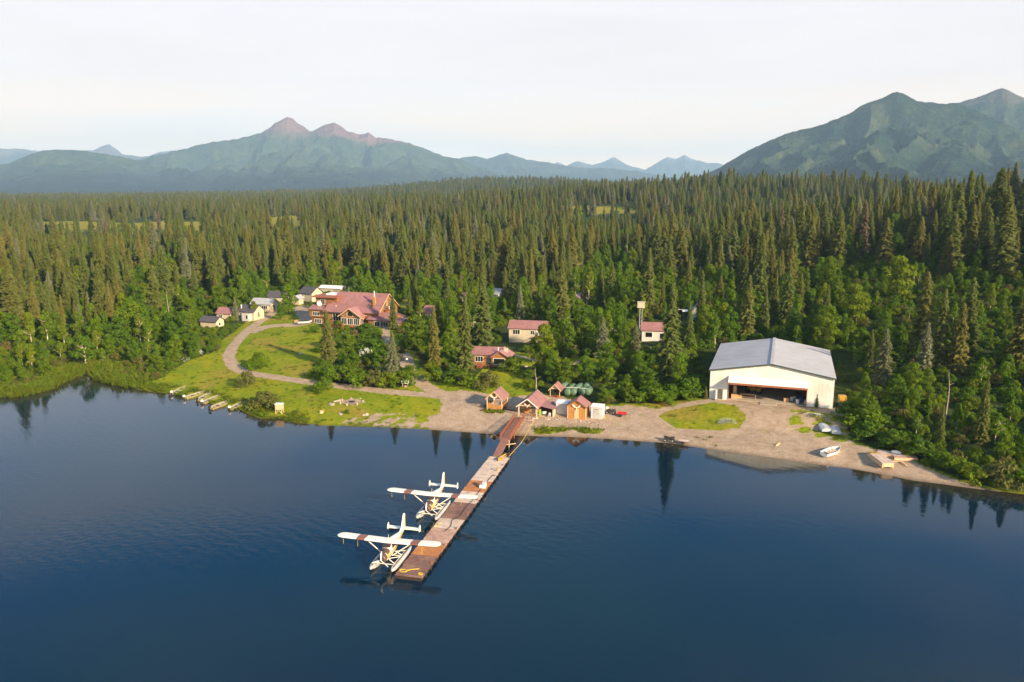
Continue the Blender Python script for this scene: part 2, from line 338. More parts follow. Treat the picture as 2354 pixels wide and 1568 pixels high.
# ------------------------------------------------------------------ ground sheet
TRACKS=[smoothline(polyW(q)) for q in ([(1040,915),(1150,938),(1290,975),(1450,985),(1560,995),(1700,1005),(1790,985),(1800,940)],[(1400,950),(1460,945),(1500,962),(1540,990),(1600,1010)],[(1540,1012),(1620,1008),(1740,1020),(1880,1035)],[(960,905),(1060,925),(1130,960),(1180,975)],[(1790,945),(1770,985),(1690,1010)])]
def build_ground():
    rr=np.concatenate([np.arange(60,130,2.5),np.arange(130,300,.75),np.geomspace(300,14000,230)])
    az=np.concatenate([np.linspace(-85,-36,50)[:-1],np.arange(-36,36.01,.17),np.linspace(36,85,50)[1:]])*math.pi/180
    A,Rr=np.meshgrid(az,rr); X=np.sin(A)*Rr; Y=np.cos(A)*Rr
    d=shore_d(X,Y); Z=hfun(X,Y,d)
    px,py,zc=proj(X,Y,Z)
    jx=px+4*fbm(X/2.5,Y/2.5,2); jy=py+2.2*fbm(X/2.2+50,Y/2.2,2)
    near=(Rr<420)
    grav=(inpoly(jx,jy,BEACH)&(d<60)&near).astype(float)
    grav*=1-(inpoly(jx,jy,ISLAND)&near)
    for t in TUFTS: grav*=1-(inpoly(jx,jy,t)&near)
    for q in MIXED: grav=np.where(inpoly(jx,jy,q)&near&(d<60),np.clip(.5+.75*fbm(X/2.6,Y/2.6,4),0,1),grav)
    for pl,w in PATHS:
        dl=distline(X,Y,pl)+.35*fbm(X/1.6,Y/1.6,2); grav=np.maximum(grav,np.clip((w-dl)/.6+.5,0,1)*near)
    lawn=((inpoly(jx,jy,CLEAR)|inpoly(jx,jy,CLEAR2)|inpoly(jx,jy,CLEARX)|inpoly(jx,jy,ISLAND))&near&(d>-2)).astype(float)
    mx_=px+14*fbm(X/70,Y/70,3); my_=py+3.2*fbm(X/55+7,Y/55,3)
    for p in MEADOW: lawn=np.maximum(lawn,inpoly(mx_,my_,p)*1.0*(Rr>250))
    lawn=np.maximum(lawn,sstep(3300,3700,Rr)*.45*(np.abs(A)<1.3)*(px<1250))
    dry=sstep(.05,.55,fbm(X/14,Y/14,3)+.35*inpoly(px,py,ISLAND)+.3*(inpoly(px,py,[(560,790),(740,770),(735,870),(600,850)])*1.0)-.1)
    gr=np.hypot((px-808)/42,(py-923)/9); grav=np.maximum(grav,(gr+.25*fbm(X/1.5,Y/1.5,2)<.72)*.9)
    for p in MEADOW: dry=np.maximum(dry,.75*inpoly(px,py,p))
    trk=np.zeros_like(X)
    for tl in TRACKS:
        dl=distline(X,Y,tl); trk=np.maximum(trk,np.exp(-((np.abs(dl)-.85)/.32)**2)*(.55+.6*fbm(X/5,Y/5,2)))
    dry=np.where(grav>.3,np.clip(trk,0,1),dry)
    wet=np.clip(1-(d+.6)/2.2,0,1)
    V=np.stack([X,Y,Z],-1).reshape(-1,3); n,k=A.shape
    i=np.arange((n-1)*k).reshape(n-1,k)[:,:-1].ravel(); Q=np.stack([i,i+1,i+k+1,i+k],-1)
    m,nt,nd,ln,b=newmat('ground'); at=N(nt,'ShaderNodeAttribute',attribute_name='mask'); s=N(nt,'ShaderNodeSeparateColor'); ln.new(at.outputs['Color'],s.inputs[0])
    v=coords(nt)
    nb=noise(nt,v,.08,6,.65); nf=noise(nt,v,1.1,6,.7); nm=noise(nt,v,.35,5,.65)
    forest=ramp(nt,[(.3,(.020,.028,.008)),(.55,(.040,.060,.012)),(.75,(.075,.085,.02))],nf)
    gA=ramp(nt,[(.25,(.09,.18,.006)),(.48,(.23,.265,.007)),(.64,(.37,.31,.012))],nb)
    gA=mixc(nt,.55,gA,ramp(nt,[(.3,(.13,.215,.006)),(.55,(.25,.285,.008)),(.75,(.40,.32,.025))],nm))
    gA=mixc(nt,math_(nt,'MULTIPLY',at.outputs['Alpha'],math_(nt,'MULTIPLY',nm,1.1)),gA,(.40,.24,.055))
    gA=mixc(nt,1,gA,ramp(nt,[(.3,(.55,.6,.5)),(.6,(1,1,1))],nf),'MULTIPLY')
    gv=ramp(nt,[(.25,(.28,.195,.125)),(.5,(.45,.33,.225)),(.75,(.56,.45,.34))],noise(nt,v,.5,7,.75))
    gv=mixc(nt,1,gv,ramp(nt,[(.36,(.55,.5,.47)),(.55,(1,1,1))],noise(nt,v,5,4,.8)),'MULTIPLY')
    gv=mixc(nt,math_(nt,'MULTIPLY',at.outputs['Alpha'],.65),gv,(.24,.175,.125))
    gv=mixc(nt,ramp(nt,[(.60,(0,0,0)),(.74,(1,1,1))],noise(nt,v,.22,6,.7)),gv,(.20,.21,.05))
    c=mixc(nt,math_(nt,'SMOOTH_MIN',s.outputs[1],1.0),forest,gA)
    gm=ramp(nt,[(.42,(0,0,0)),(.58,(1,1,1))],math_(nt,'ADD',s.outputs[0],math_(nt,'MULTIPLY',math_(nt,'SUBTRACT',nf,.5),.7)))
    c=mixc(nt,gm,c,gv); c=mixc(nt,math_(nt,'MULTIPLY',s.outputs[2],.75),c,(.045,.033,.024))
    bp=N(nt,'ShaderNodeBump'); bp.inputs['Strength'].default_value=.7; bp.inputs['Distance'].default_value=.25; ln.new(noise(nt,v,2.2,5,.75),bp.inputs['Height']); ln.new(bp.outputs[0],b.inputs['Normal'])
    ln.new(c,b.inputs['Base Color']); b.inputs['Roughness'].default_value=.95; b.inputs['Specular IOR Level'].default_value=.1
    me=npmesh('ground',V,Q,[m],True)
    ca=me.color_attributes.new('mask','FLOAT_COLOR','POINT'); ca.data.foreach_set('color',np.stack([grav.ravel(),lawn.ravel(),wet.ravel(),dry.ravel()],-1).astype(np.float32).ravel())
    o=bpy.data.objects.new('ground',me); COL.objects.link(o); o['kind']='structure'; return o
build_ground()
def build_lake():
    m,nt,nd,ln,b=newmat('lake_water')
    v=coords(nt); 
    big=noise(nt,v,.016,3,.5)
    w1=noise(nt,coords(nt,'Object',(1.0,1.5,1)),.85,3,.55,.3); w2=noise(nt,coords(nt,'Object',(1,1.4,1)),3.2,2,.5)
    wv=N(nt,'ShaderNodeTexWave'); wv.bands_direction='DIAGONAL'; wv.inputs['Scale'].default_value=.22; wv.inputs['Distortion'].default_value=6; wv.inputs['Detail'].default_value=3; wv.inputs['Detail Scale'].default_value=1.4; ln.new(v,wv.inputs['Vector'])
    hgt=math_(nt,'ADD',math_(nt,'ADD',math_(nt,'MULTIPLY',w1,.10),math_(nt,'MULTIPLY',w2,.03)),math_(nt,'MULTIPLY',wv.outputs['Fac'],.035))
    # calmer water in the lee of the shore, rippled farther out: wind patches
    at=N(nt,'ShaderNodeAttribute',attribute_name='shore')
    st=math_(nt,'ADD',math_(nt,'MULTIPLY',ramp(nt,[(.35,(.05,.05,.05)),(.65,(1,1,1))],big),.55),math_(nt,'MULTIPLY',at.outputs['Fac'],.55))
    bp=N(nt,'ShaderNodeBump'); bp.inputs['Distance'].default_value=1; ln.new(hgt,bp.inputs['Height']); ln.new(math_(nt,'MULTIPLY',st,LAKE_BUMP),bp.inputs['Strength']); ln.new(bp.outputs[0],b.inputs['Normal'])
    col=ramp(nt,[(.3,(.0003,.010,.030)),(.7,(.0004,.017,.026))],big); sh=N(nt,'ShaderNodeAttribute',attribute_name='shallow'); col=mixc(nt,math_(nt,'MULTIPLY',sh.outputs['Fac'],ramp(nt,[(.3,(.5,.5,.5)),(.7,(1,1,1))],noise(nt,v,.6,4,.6))),col,(.040,.030,.014)); ln.new(col,b.inputs['Base Color'])
    b.inputs['Roughness'].default_value=.03; b.inputs['IOR'].default_value=1.333; b.inputs['Specular IOR Level'].default_value=.5
    xs=np.concatenate([np.linspace(-2600,-160,30)[:-1],np.arange(-160,200,2.),np.linspace(200,2600,30)]); ys=np.concatenate([np.linspace(-1500,40,20)[:-1],np.concatenate([np.arange(40,90,5.),np.arange(90,215,1.6),np.arange(215,260,5.)]),np.linspace(260,500,8)])
    X,Y=np.meshgrid(xs,ys); d=shore_d(X,Y); n,k=X.shape
    i=np.arange((n-1)*k).reshape(n-1,k)[:,:-1].ravel(); Q=np.stack([i,i+1,i+k+1,i+k],-1)
    keep=(d.ravel()[Q]<45).any(1); Q=Q[keep]
    me=npmesh('lake',np.stack([X,Y,0*X],-1).reshape(-1,3),Q,[m])
    a=me.attributes.new('shore','FLOAT','POINT'); a.data.foreach_set('value',sstep(8,70,-d).ravel().astype(np.float32))
    a=me.attributes.new('shallow','FLOAT','POINT'); a.data.foreach_set('value',sstep(7,0,-d).ravel().astype(np.float32))
    o=bpy.data.objects.new('lake',me); COL.objects.link(o); o['kind']='structure'
LAKE_BUMP=.25
build_lake()
# ------------------------------------------------------------------ mountains
def mountmat(name,rockh,topz,cols,snow=0):
    m,nt,nd,ln,b=newmat(name); v=coords(nt); g=N(nt,'ShaderNodeNewGeometry'); s=N(nt,'ShaderNodeSeparateXYZ'); ln.new(g.outputs['Position'],s.inputs[0])
    n1=noise(nt,v,.0016,7,.65); n2=noise(nt,v,.006,6,.7); n3=noise(nt,v,.03,4,.75)
    zz=math_(nt,'DIVIDE',s.outputs[2],topz)
    f=math_(nt,'ADD',zz,math_(nt,'MULTIPLY',math_(nt,'SUBTRACT',n1,.5),.55))
    low=ramp(nt,[(.35,cols[0]),(.5,cols[1]),(.62,cols[2])],n2)
    c=mixc(nt,ramp(nt,[(.10,(0,0,0)),(.24,(1,1,1))],f),cols[3],low)
    c=mixc(nt,ramp(nt,[(rockh,(0,0,0)),(rockh+.10,(1,1,1))],f),c,mixc(nt,n2,cols[4],cols[5]))
    c=mixc(nt,1,c,ramp(nt,[(.35,(.6,.6,.6)),(.6,(1,1,1))],n3),'MULTIPLY')
    if snow:
        sm=math_(nt,'MULTIPLY',ramp(nt,[(.69,(0,0,0)),(.71,(1,1,1))],noise(nt,coords(nt,'Object',(1,.5,2.2)),.004,4,.6)),ramp(nt,[(snow,(0,0,0)),(snow+.05,(1,1,1))],zz)); c=mixc(nt,sm,c,(.8,.8,.82))
    ln.new(c,b.inputs['Base Color']); b.inputs['Roughness'].default_value=1; b.inputs['Specular IOR Level'].default_value=0
    bp=N(nt,'ShaderNodeBump'); bp.inputs['Strength'].default_value=1; bp.inputs['Distance'].default_value=55; ln.new(n2,bp.inputs['Height']); ln.new(bp.outputs[0],b.inputs['Normal']); return m
def mountain(name,sky,R0,Wf,Wb,mat,seed,gully=.35,p=1.15,na=420,nr=110,freq=900.,spurs=0.0,jag=1.0):
    px=np.array([q[0] for q in sky],float); pyv=np.array([q[1] for q in sky],float)
    u_=(px-CX)/F; v_=(CY-pyv)/F; fw=cP+v_*sP; kaz=np.arctan2(u_,fw); kel=(-sP+v_*cP)/np.hypot(u_,fw)
    az=np.linspace(kaz[0],kaz[-1],na)
    rr=np.concatenate([np.linspace(R0-Wf,R0,int(nr*.7))[:-1],np.linspace(R0,R0+Wb,int(nr*.3))])
    A,Rr=np.meshgrid(az,rr); X=np.sin(A)*Rr; Y=np.cos(A)*Rr
    t=np.where(Rr<R0,(R0-Rr)/Wf,(Rr-R0)/Wb)
    warp=spurs*t*(fbm(X/freq/1.5+seed,Y/freq/1.5,3))
    def Hh(a):
        q=a*F; el=np.interp(a,kaz,kel)+jag/F*(1.7*fbm(q/15+seed,q*0+seed,4)+.4)
        return np.maximum(H+el*R0,-20)
    base=Hh(A+warp)+ (1-t)**3*0
    g=.68*ridged(X/freq+seed,Y/freq-seed,6)+.32*ridged(X/freq*3.1-seed,Y/freq*3.1+seed,4)
    gl=1-np.abs(perlin(A*R0/(freq*.42)+.9*fbm(X/freq,Y/freq,2),Rr/(freq*3.2)+seed))*2.0
    g=.62*g+.38*gl
    prof=(1-np.clip(t,0,1))**p
    crest=sstep(0.0,.18,t)
    Z=base*prof*(1-gully*crest*(1-g)*1.6)+fbm(X/220,Y/220,3)*base*.022*crest+fbm(X/90+seed,Y/90,3)*base*.012
    Z=np.where(t>=.999,-15,Z)
    n,k=A.shape; i=np.arange((n-1)*k).reshape(n-1,k)[:,:-1].ravel(); Q=np.stack([i,i+1,i+k+1,i+k],-1)
    o=bpy.data.objects.new(name,npmesh(name,np.stack([X,Y,Z],-1).reshape(-1,3),Q,[mat],True)); COL.objects.link(o); o['kind']='structure'; return o
mL=mountmat('mountain_slopes_pink_rock',.55,900,[(.022,.045,.030),(.040,.065,.034),(.070,.090,.042),(.022,.030,.032),(.16,.085,.075),(.23,.125,.105)],.62)
mF=mountmat('far_peak_slopes',.55,900,[(.025,.04,.035),(.04,.055,.04),(.06,.07,.05),(.02,.03,.03),(.12,.10,.10),(.16,.13,.13)],.55)
mR=mountmat('near_mountain_slopes',.98,560,[(.010,.026,.021),(.026,.046,.028),(.062,.078,.036),(.008,.017,.018),(.09,.08,.065),(.075,.08,.055)])
mountain('mountain',[(-100,420),(60,415),(200,391),(325,367),(415,344.6),(475,330),(550,318.6),(600,306),(625,291),(645,277),(660,269.5),(668,272),(690,287),(715,302),(735,294),(757,285),(768,283.6),(780,289),(805,304.6),(825,309.6),(847,306),(865,317),(895,320.6),(940,329.6),(970,340),(1000,352),(1025,360.6),(1055,367),(1100,385),(1150,402),(1250,420),(1330,430)],9000,3800,3000,mL,2.3,.70,1.25,900,260,800,.06,1.5)
mountain('mountain',[(-700,400),(-300,380),(-120,372),(0,379),(25,375),(60,358),(90,349),(120,344.6),(160,345),(195,347),(250,356),(300,365),(345,382),(420,410),(470,428)],8000,2300,2500,mL,5.1,.35,1.2,260,80,800,.04)
mountain('mountain',[(-400,330),(-150,345),(0,342),(60,343),(95,350),(160,351),(200,345),(215,346),(235,336),(252,332.5),(265,341),(280,354.6),(310,358),(330,362),(360,352),(385,347),(410,346),(450,344),(520,360),(700,400)],15000,3500,2500,mF,8.2,.3,1.2,300,60,1500,.03)
mountain('mountain',[(900,430),(980,400),(1025,372),(1070,361),(1095,359.6),(1120,364.6),(1150,356),(1165,352),(1177,357),(1212,367),(1262,374.6),(1302,382),(1340,386),(1377,387),(1410,389),(1452,392),(1527,405),(1640,420),(1750,430)],11500,3200,2500,mF,1.4,.4,1.2,320,80,900,.04)
mountain('mountain',[(1180,420),(1240,390),(1272,377),(1282,373),(1302,382),(1327,370),(1340,374),(1362,380),(1390,372),(1405,362),(1412,361),(1425,370),(1447,382),(1482,390),(1502,380),(1520,369),(1534,362),(1552,366),(1565,360),(1574,356),(1582,361),(1592,366),(1627,375),(1645,374),(1657,377),(1677,387),(1720,410),(1800,428)],17000,2600,2000,mF,3.9,.35,1.2,420,70,1200,.03)
mountain('mountain',[(1480,434),(1560,420),(1617,402),(1652,387),(1702,357),(1752,332),(1802,310),(1837,299),(1877,292),(1927,272),(1960,258),(1977,246),(2000,235),(2012,231),(2030,226),(2050,215),(2062,211.5),(2077,217),(2107,233),(2152,237),(2207,240),(2260,262),(2320,290),(2400,322),(2600,330),(2900,360)],4600,2000,1500,mR,6.6,.62,1.1,900,260,560,.12,1.2)
mountain('mountain',[(1950,330),(2050,270),(2130,246),(2200,236),(2252,222),(2285,210),(2308,203.5),(2330,213),(2354,225),(2450,262),(2600,300),(2900,380)],5900,1900,1500,mR,9.4,.4,1.15,300,90,600,.05)
# ------------------------------------------------------------------ sky, sun, air, camera
SUN_AZ,SUN_EL=R(136),R(21)
sd=Vector((math.sin(SUN_AZ)*math.cos(SUN_EL),math.cos(SUN_AZ)*math.cos(SUN_EL),math.sin(SUN_EL)))
w=bpy.data.worlds.new('World'); SC.world=w; w.use_nodes=True; nt=w.node_tree; nt.nodes.clear(); ln=nt.links
sk=N(nt,'ShaderNodeTexSky'); sk.sky_type='NISHITA'; sk.sun_disc=False; sk.sun_elevation=SUN_EL; sk.sun_rotation=SUN_AZ; sk.altitude=100; sk.air_density=1.2; sk.dust_density=1.5; sk.ozone_density=2
b1=N(nt,'ShaderNodeBackground'); b1.inputs[1].default_value=.085; ln.new(sk.outputs[0],b1.inputs[0])
tc=N(nt,'ShaderNodeTexCoord'); sx=N(nt,'ShaderNodeSeparateXYZ'); ln.new(tc.outputs['Generated'],sx.inputs[0])
cl=noise(nt,coords(nt,'Generated',(1.2,1.2,9)),1.6,6,.55,.4)
veil=ramp(nt,[(.0,(1.7,1.08,.60)),(.05,(1.06,.77,.53)),(.12,(.69,.60,.565)),(.212,(.59,.55,.575)),(.245,(.34,.47,.74)),(.30,(.06,.28,.66)),(.40,(.0,.22,.55)),(.52,(.0,.18,.44)),(.7,(.02,.16,.40))],sx.outputs[2])
b2=N(nt,'ShaderNodeBackground'); b2.inputs[1].default_value=.575; ln.new(mixc(nt,ramp(nt,[(.38,(0,0,0)),(.72,(.75,.75,.75))],cl),veil,(.72,.67,.655)),b2.inputs[0])
fac=math_(nt,'MULTIPLY',ramp(nt,[(.0,(.95,.95,.95)),(.2,(.93,.93,.93)),(.31,(.95,.95,.95)),(.55,(.90,.90,.90)),(1,(.35,.35,.35))],sx.outputs[2]),1.0)
ms=N(nt,'ShaderNodeMixShader'); ln.new(fac,ms.inputs[0]); ln.new(b1.outputs[0],ms.inputs[1]); ln.new(b2.outputs[0],ms.inputs[2])
wo=N(nt,'ShaderNodeOutputWorld'); ln.new(ms.outputs[0],wo.inputs[0])
sl=bpy.data.lights.new('sun','SUN'); sl.energy=4.3; sl.angle=R(3.5); sl.color=(1,.80,.54)
so=bpy.data.objects.new('sun',sl); COL.objects.link(so); so.rotation_euler=sd.to_track_quat('Z','Y').to_euler(); so.location=(200,-100,200)
hz=MB().box(-14000,14000,-2600,19800,-17,905).mesh('haze',[])
hm,hnt,hnd,hln,hb=newmat('haze'); hnd.remove(hb); pv=N(hnt,'ShaderNodeVolumePrincipled'); pv.inputs['Color'].default_value=(.47,.73,1,1); pv.inputs['Density'].default_value=7.2e-5; pv.inputs['Anisotropy'].default_value=0; hln.new(pv.outputs[0],hnd['Material Output'].inputs['Volume']); hz.materials.append(hm)
ho=bpy.data.objects.new('haze',hz); COL.objects.link(ho); ho['kind']='stuff'
cam=bpy.data.cameras.new('camera'); cam.sensor_width=36; cam.lens=36*F/2354; cam.clip_end=60000; cam.clip_start=1
co=bpy.data.objects.new('camera',cam); COL.objects.link(co); co.location=(0,0,H); co.rotation_euler=(R(90)-PT,0,0); SC.camera=co
vs=SC.view_settings; vs.view_transform='Standard'; vs.look='None'; vs.exposure=1.52; vs.gamma=1
SC.render.engine='CYCLES'; cy=SC.cycles; cy.max_bounces=6; cy.diffuse_bounces=2; cy.glossy_bounces=3; cy.transmission_bounces=2; cy.volume_bounces=0; cy.use_denoising=True; cy.sample_clamp_indirect=6
cy.use_adaptive_sampling=True; cy.adaptive_threshold=.02
# ------------------------------------------------------------------ building helpers
RB=R(-17)
def onground(px,py,dz=0.0):
    x,y,z=G(px,py); return (x,y,z+dz)
def swap(mb):
    mb.v=[(y,x,z) for x,y,z in mb.v]; return mb
def window(parent,x,y,z,w,h,n=1,face='front',frame=None,fw=.09,hn=1,name='window'):
    f=MB();p=MB()
    def bx(m,a0,a1,b0,b1,d):
        if face=='front': m.box(x+a0,x+a1,y-d,y+.02,z+b0,z+b1)
        elif face=='right': m.box(x-.02,x+d,y+a0,y+a1,z+b0,z+b1)
        elif face=='left': m.box(x-d,x+.02,y+a0,y+a1,z+b0,z+b1)
    bx(f,-fw,0,-fw,h+fw,.08); bx(f,w,w+fw,-fw,h+fw,.08); bx(f,0,w,-fw,0,.08); bx(f,0,w,h,h+fw,.08)
    for i in range(1,n): bx(f,w*i/n-fw*.4,w*i/n+fw*.4,0,h,.06)
    for i in range(1,hn): bx(f,0,w,h*i/hn-fw*.3,h*i/hn+fw*.3,.055)
    bx(p,0,w,0,h,.03)
    o=f.obj(name,frame or M['whitetrim'],parent); p.obj('pane',M['glass'],o); return o
def door(parent,x,y,z,w,h,mat,face='front',handle=True,label=None):
    d=MB()
    if face=='front': d.box(x,x+w,y-.05,y+.02,z,z+h); k=MB().box(x+w-.16,x+w-.08,y-.11,y-.05,z+h*.46,z+h*.5)
    else: d.box(x-.02,x+.05,y,y+w,z,z+h); k=MB().box(x+.05,x+.11,y+.08,y+.16,z+h*.46,z+h*.5)
    o=d.obj('door',mat,parent,label=label)
    if handle: k.obj('handle',M['steel'],o)
    return o
def gable(parent,W,D,h,hr,wall,roof,ridge='y',ov=.45,z0=0.0,ox=0,oy=0,ridge_at=None,roofname='roof',wallname='wall',trim=None,t=.14,skirt=1.0):
    """closed gabled volume: origin front-left corner; ridge along y (gable faces the viewer) or x"""
    a,b=(W,D) if ridge=='y' else (D,W)
    rx=a/2 if ridge_at is None else ridge_at
    wm=MB(); wm.prism([(0,z0-skirt),(a,z0-skirt),(a,z0+h),(rx,z0+hr),(0,z0+h)],0,b)
    sl1=(hr-h)/rx; sl2=(hr-h)/(a-rx)
    rm=MB(); e=.03
    rm.slab([(-ov,-ov,z0+h-sl1*ov+e),(rx,-ov,z0+hr+e),(rx,b+ov,z0+hr+e),(-ov,b+ov,z0+h-sl1*ov+e)],t)
    rm.slab([(rx,-ov,z0+hr+e),(a+ov,-ov,z0+h-sl2*ov+e),(a+ov,b+ov,z0+h-sl2*ov+e),(rx,b+ov,z0+hr+e)],t)
    # make both slabs grow upward
    if ridge=='x': swap(wm); swap(rm)
    for m in (wm,rm): m.v=[(x+ox,y+oy,z) for x,y,z in m.v]
    w=wm.obj(wallname,wall,parent) if wall else None
    r=rm.obj(roofname,roof,parent)
    if trim:
        for yy in (-ov-.04,b+ov+.04):
            tm=MB(); tm.loft([[(-ov,yy+q,z0+h-sl1*ov-.03),(-ov,yy+q,z0+h-sl1*ov+.19),(rx,yy+q,z0+hr+.19),(a+ov,yy+q,z0+h-sl2*ov+.19),(a+ov,yy+q,z0+h-sl2*ov-.03),(rx,yy+q,z0+hr-.03)] for q in (-.035,.035)])
            if ridge=='x': swap(tm)
            tm.v=[(x+ox,y+oy,z) for x,y,z in tm.v]; tm.obj('fascia',trim,r)
    return w,r
def antlers(loc,rz,label,s=1.0,zoff=0):
    """moose antlers with skull plate: two palmate blades with tines"""
    m=MB()
    for sg in (-1,1):
        P=[(0.06,0),(0.28,.02),(0.52,.10),(0.80,.34),(.92,.62),(.80,.58),(.74,.74),(.64,.56),(.54,.70),(.48,.46),(.34,.40),(.26,.20),(.06,.12)]
        pts=[(sg*x,-.10-.12*x,z) for x,z in P]; n=len(pts)
        vs=pts+[(x,y+.05,z) for x,y,z in pts]
        m.add(vs,[tuple(range(n)),tuple(range(2*n-1,n-1,-1))]+[(i,(i+1)%n,n+(i+1)%n,n+i) for i in range(n)])
    m.loft([[(-.10,-.02,.10),(.10,-.02,.10),(.10,-.16,.08),(-.10,-.16,.08)],[(-.09,-.04,-.15),(.09,-.04,-.15),(.08,-.18,-.15),(-.08,-.18,-.15)],[(-.05,-.06,-.5),(.05,-.06,-.5),(.05,-.2,-.5),(-.05,-.2,-.5)]])
    m.v=[(x*s,y*s,z*s) for x,y,z in m.v]
    o=m.obj('moose_antlers',M['antler']); tag(o,label,'antlers','moose antlers on the beach sheds',loc,rz); return o
def local(root,p):
    c,s=math.cos(root.rotation_euler.z),math.sin(root.rotation_euler.z); return (root.location.x+p[0]*c-p[1]*s,root.location.y+p[0]*s+p[1]*c,root.location.z+p[2])
# ------------------------------------------------------------------ hangar
def hangar():
    x,y=HGP; z=HGZ
    h=thing('hangar','large cream metal hangar with grey roof and raised folding door above the beach','hangar',(x,y,z),R(-19))
    W,D,E,RZ=25.7,31.0,6.4,8.6; ox0,ox1=4.15,20.3; oh=4.3
    w=MB(); t=.25
    # side and back walls, front wall built round the opening
    w.box(0,t,t,D,-1,E); w.box(W-t,W,t,D,-1,E); w.prism([(t,-1),(W-t,-1),(W-t,E),(W/2,RZ-.1),(t,E)],D-t,D)
    for p in ([(0,-1),(ox0,-1),(ox0,E+(RZ-E)*ox0/(W/2)),(0,E)],[(ox1,-1),(W,-1),(W,E),(ox1,E+(RZ-E)*(W-ox1)/(W/2))],[(ox0,oh),(ox1,oh),(ox1,E+(RZ-E)*(W-ox1)/(W/2)),(W/2,RZ),(ox0,E+(RZ-E)*ox0/(W/2))]):
        w.prism(p,0,t)
    w.obj('wall',M['hangarwall'],h)
    r=MB(); ov=.25
    for a,b in (((-ov,E-.04),(W/2,RZ)),((W/2,RZ),(W+ov,E-.04))):
        r.slab([(a[0],-ov,a[1]+.04),(b[0],-ov,b[1]+.04),(b[0],D+ov,b[1]+.04),(a[0],D+ov,a[1]+.04)],.18)
    ro=r.obj('roof',M['hangarroof'],h)
    c=MB().box(W/2-.35,W/2+.35,-ov-.02,D+ov,RZ+.20,RZ+.34); c.obj('ridge_cap',M['hangarroof'],ro)
    tr=MB(); tr.bar((-ov,-ov-.05,E),(W/2,-ov-.05,RZ+.06),.10,.34); tr.bar((W/2,-ov-.05,RZ+.06),(W+ov,-ov-.05,E),.10,.34); tr.obj('gable_trim',M['greytrim'],ro)
    # folding door panel swung out above the opening
    d=MB(); a0=Vector((ox0-.1,-.06,oh+1.2)); dv=Vector((0,-1.9,-1.3))
    d.slab([a0,a0+Vector((ox1-ox0+.2,0,0)),a0+Vector((ox1-ox0+.2,0,0))+dv,a0+dv],.16)
    do=d.obj('folding_door',M['hangardoor'],h)
    e=MB(); q=a0+dv; e.box(q.x,q.x+ox1-ox0+.2,q.y-.14,q.y-.02,q.z-.22,q.z+.18); e.obj('rusty_edge',M['rust'],do)
    l=MB(); a1=a0+dv+Vector((0,.06,-.28)); l.slab([a1,a1+Vector((ox1-ox0+.2,0,0)),Vector((ox1+.1,-.06,oh-.45)),Vector((ox0-.1,-.06,oh-.45))],.12); l.obj('lower_leaf',M['tan'],do)
    [MB().box(a,a+.14,-.1,.3,0,oh).obj('door_jamb',M['rust'],h) for a in (ox0-.14,ox1)]
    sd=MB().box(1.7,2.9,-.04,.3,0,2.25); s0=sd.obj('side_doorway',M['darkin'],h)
    dd=MB(); dd.bar((1.7,-.05,1.12),(1.45,-1.05,1.12),.06,2.2); dd.obj('open_door_leaf',M['whitemetal'],s0)
    ce=MB().box(t,W-t,t,D-t,-.12,.06); ce.obj('floor_slab',M['concrete'],h)
    return h
HG=hangar()
def hl(x,y,z): return local(HG,(x,y,z))
def small(name,mb,mat,label,cat,loc=(0,0,0),rz=0,group=None,bevel=0):
    o=mb.obj(name,mat,bevel=bevel); tag(o,label,cat,group,loc,rz); return o
# things inside the hangar
def loader(loc,rz,label):
    t=thing('wheel_loader',label,'loader',loc,rz)
    b=MB().box(-.8,.8,-1.4,1.2,.6,1.5).hexa([(-.6,-.4,1.5),(.6,-.4,1.5),(.6,.9,1.5),(-.6,.9,1.5),(-.5,-.3,2.5),(.5,-.3,2.5),(.5,.8,2.5),(-.5,.8,2.5)]); b.obj('body',M['yellow'],t,bevel=.05)
    for sx in (-.95,.95):
        for yy in (-1.0,.95): MB().tube((sx-.2,yy,.6),(sx+.2,yy,.6),.6,n=14).obj('wheel',M['black'],t)
    a=MB(); a.bar((-.5,-1.2,1.2),(-.5,-2.6,2.4),.2); a.bar((.5,-1.2,1.2),(.5,-2.6,2.4),.2); a.obj('lift_arm',M['yellow'],t)
    MB().prism([(-1.1,2.1),(1.1,2.1),(1.1,2.9),(-1.1,2.9)],-3.2,-2.6).obj('bucket',M['yellow'],t); return t
loader(hl(9.2,7,.06),R(40),'yellow wheel loader parked inside the hangar on its left side')
t=thing('work_bench','wooden work bench just inside the hangar opening','bench',hl(8.2,2.6,.06),R(-15)); MB().box(-1.7,1.7,-.45,.45,.85,.95).obj('bench_top',M['palewood'],t)
for sx in (-1.6,1.6):
    for sy in (-.38,.38): MB().box(sx-.06,sx+.06,sy-.06,sy+.06,0,.85).obj('leg',M['palewood'],t)
MB().box(-1.5,1.5,-.3,.3,.25,.31).obj('shelf',M['palewood'],t)
t=thing('storage_shelf','tall shelf of boxes against the hangar left wall','shelf',hl(5.2,4.4,.06),R(75))
for zz in (.05,.9,1.8,2.6): MB().box(-2,2,-.35,.35,zz,zz+.06).obj('shelf_board',M['palewood'],t)
for sx in (-1.95,1.95): MB().box(sx-.06,sx+.06,-.35,.35,0,2.7).obj('post',M['palewood'],t)
for (bx_,by_,s_,lab) in [(5.3,1.5,.95,'big cardboard box nearest the left jamb of the hangar opening'),(6.4,2.2,.7,'small cardboard box beside the work bench in the hangar'),(16.3,2.4,.8,'cardboard box left of the barrels in the hangar')]:
    small('crate',MB().box(-s_*.7,s_*.7,-s_*.5,s_*.5,0,s_).box(-s_*.72,s_*.72,-.06,.06,s_*.98,s_*1.01),M['crate'],lab,'box',hl(bx_,by_,.06),R(-10),'boxes in the hangar')
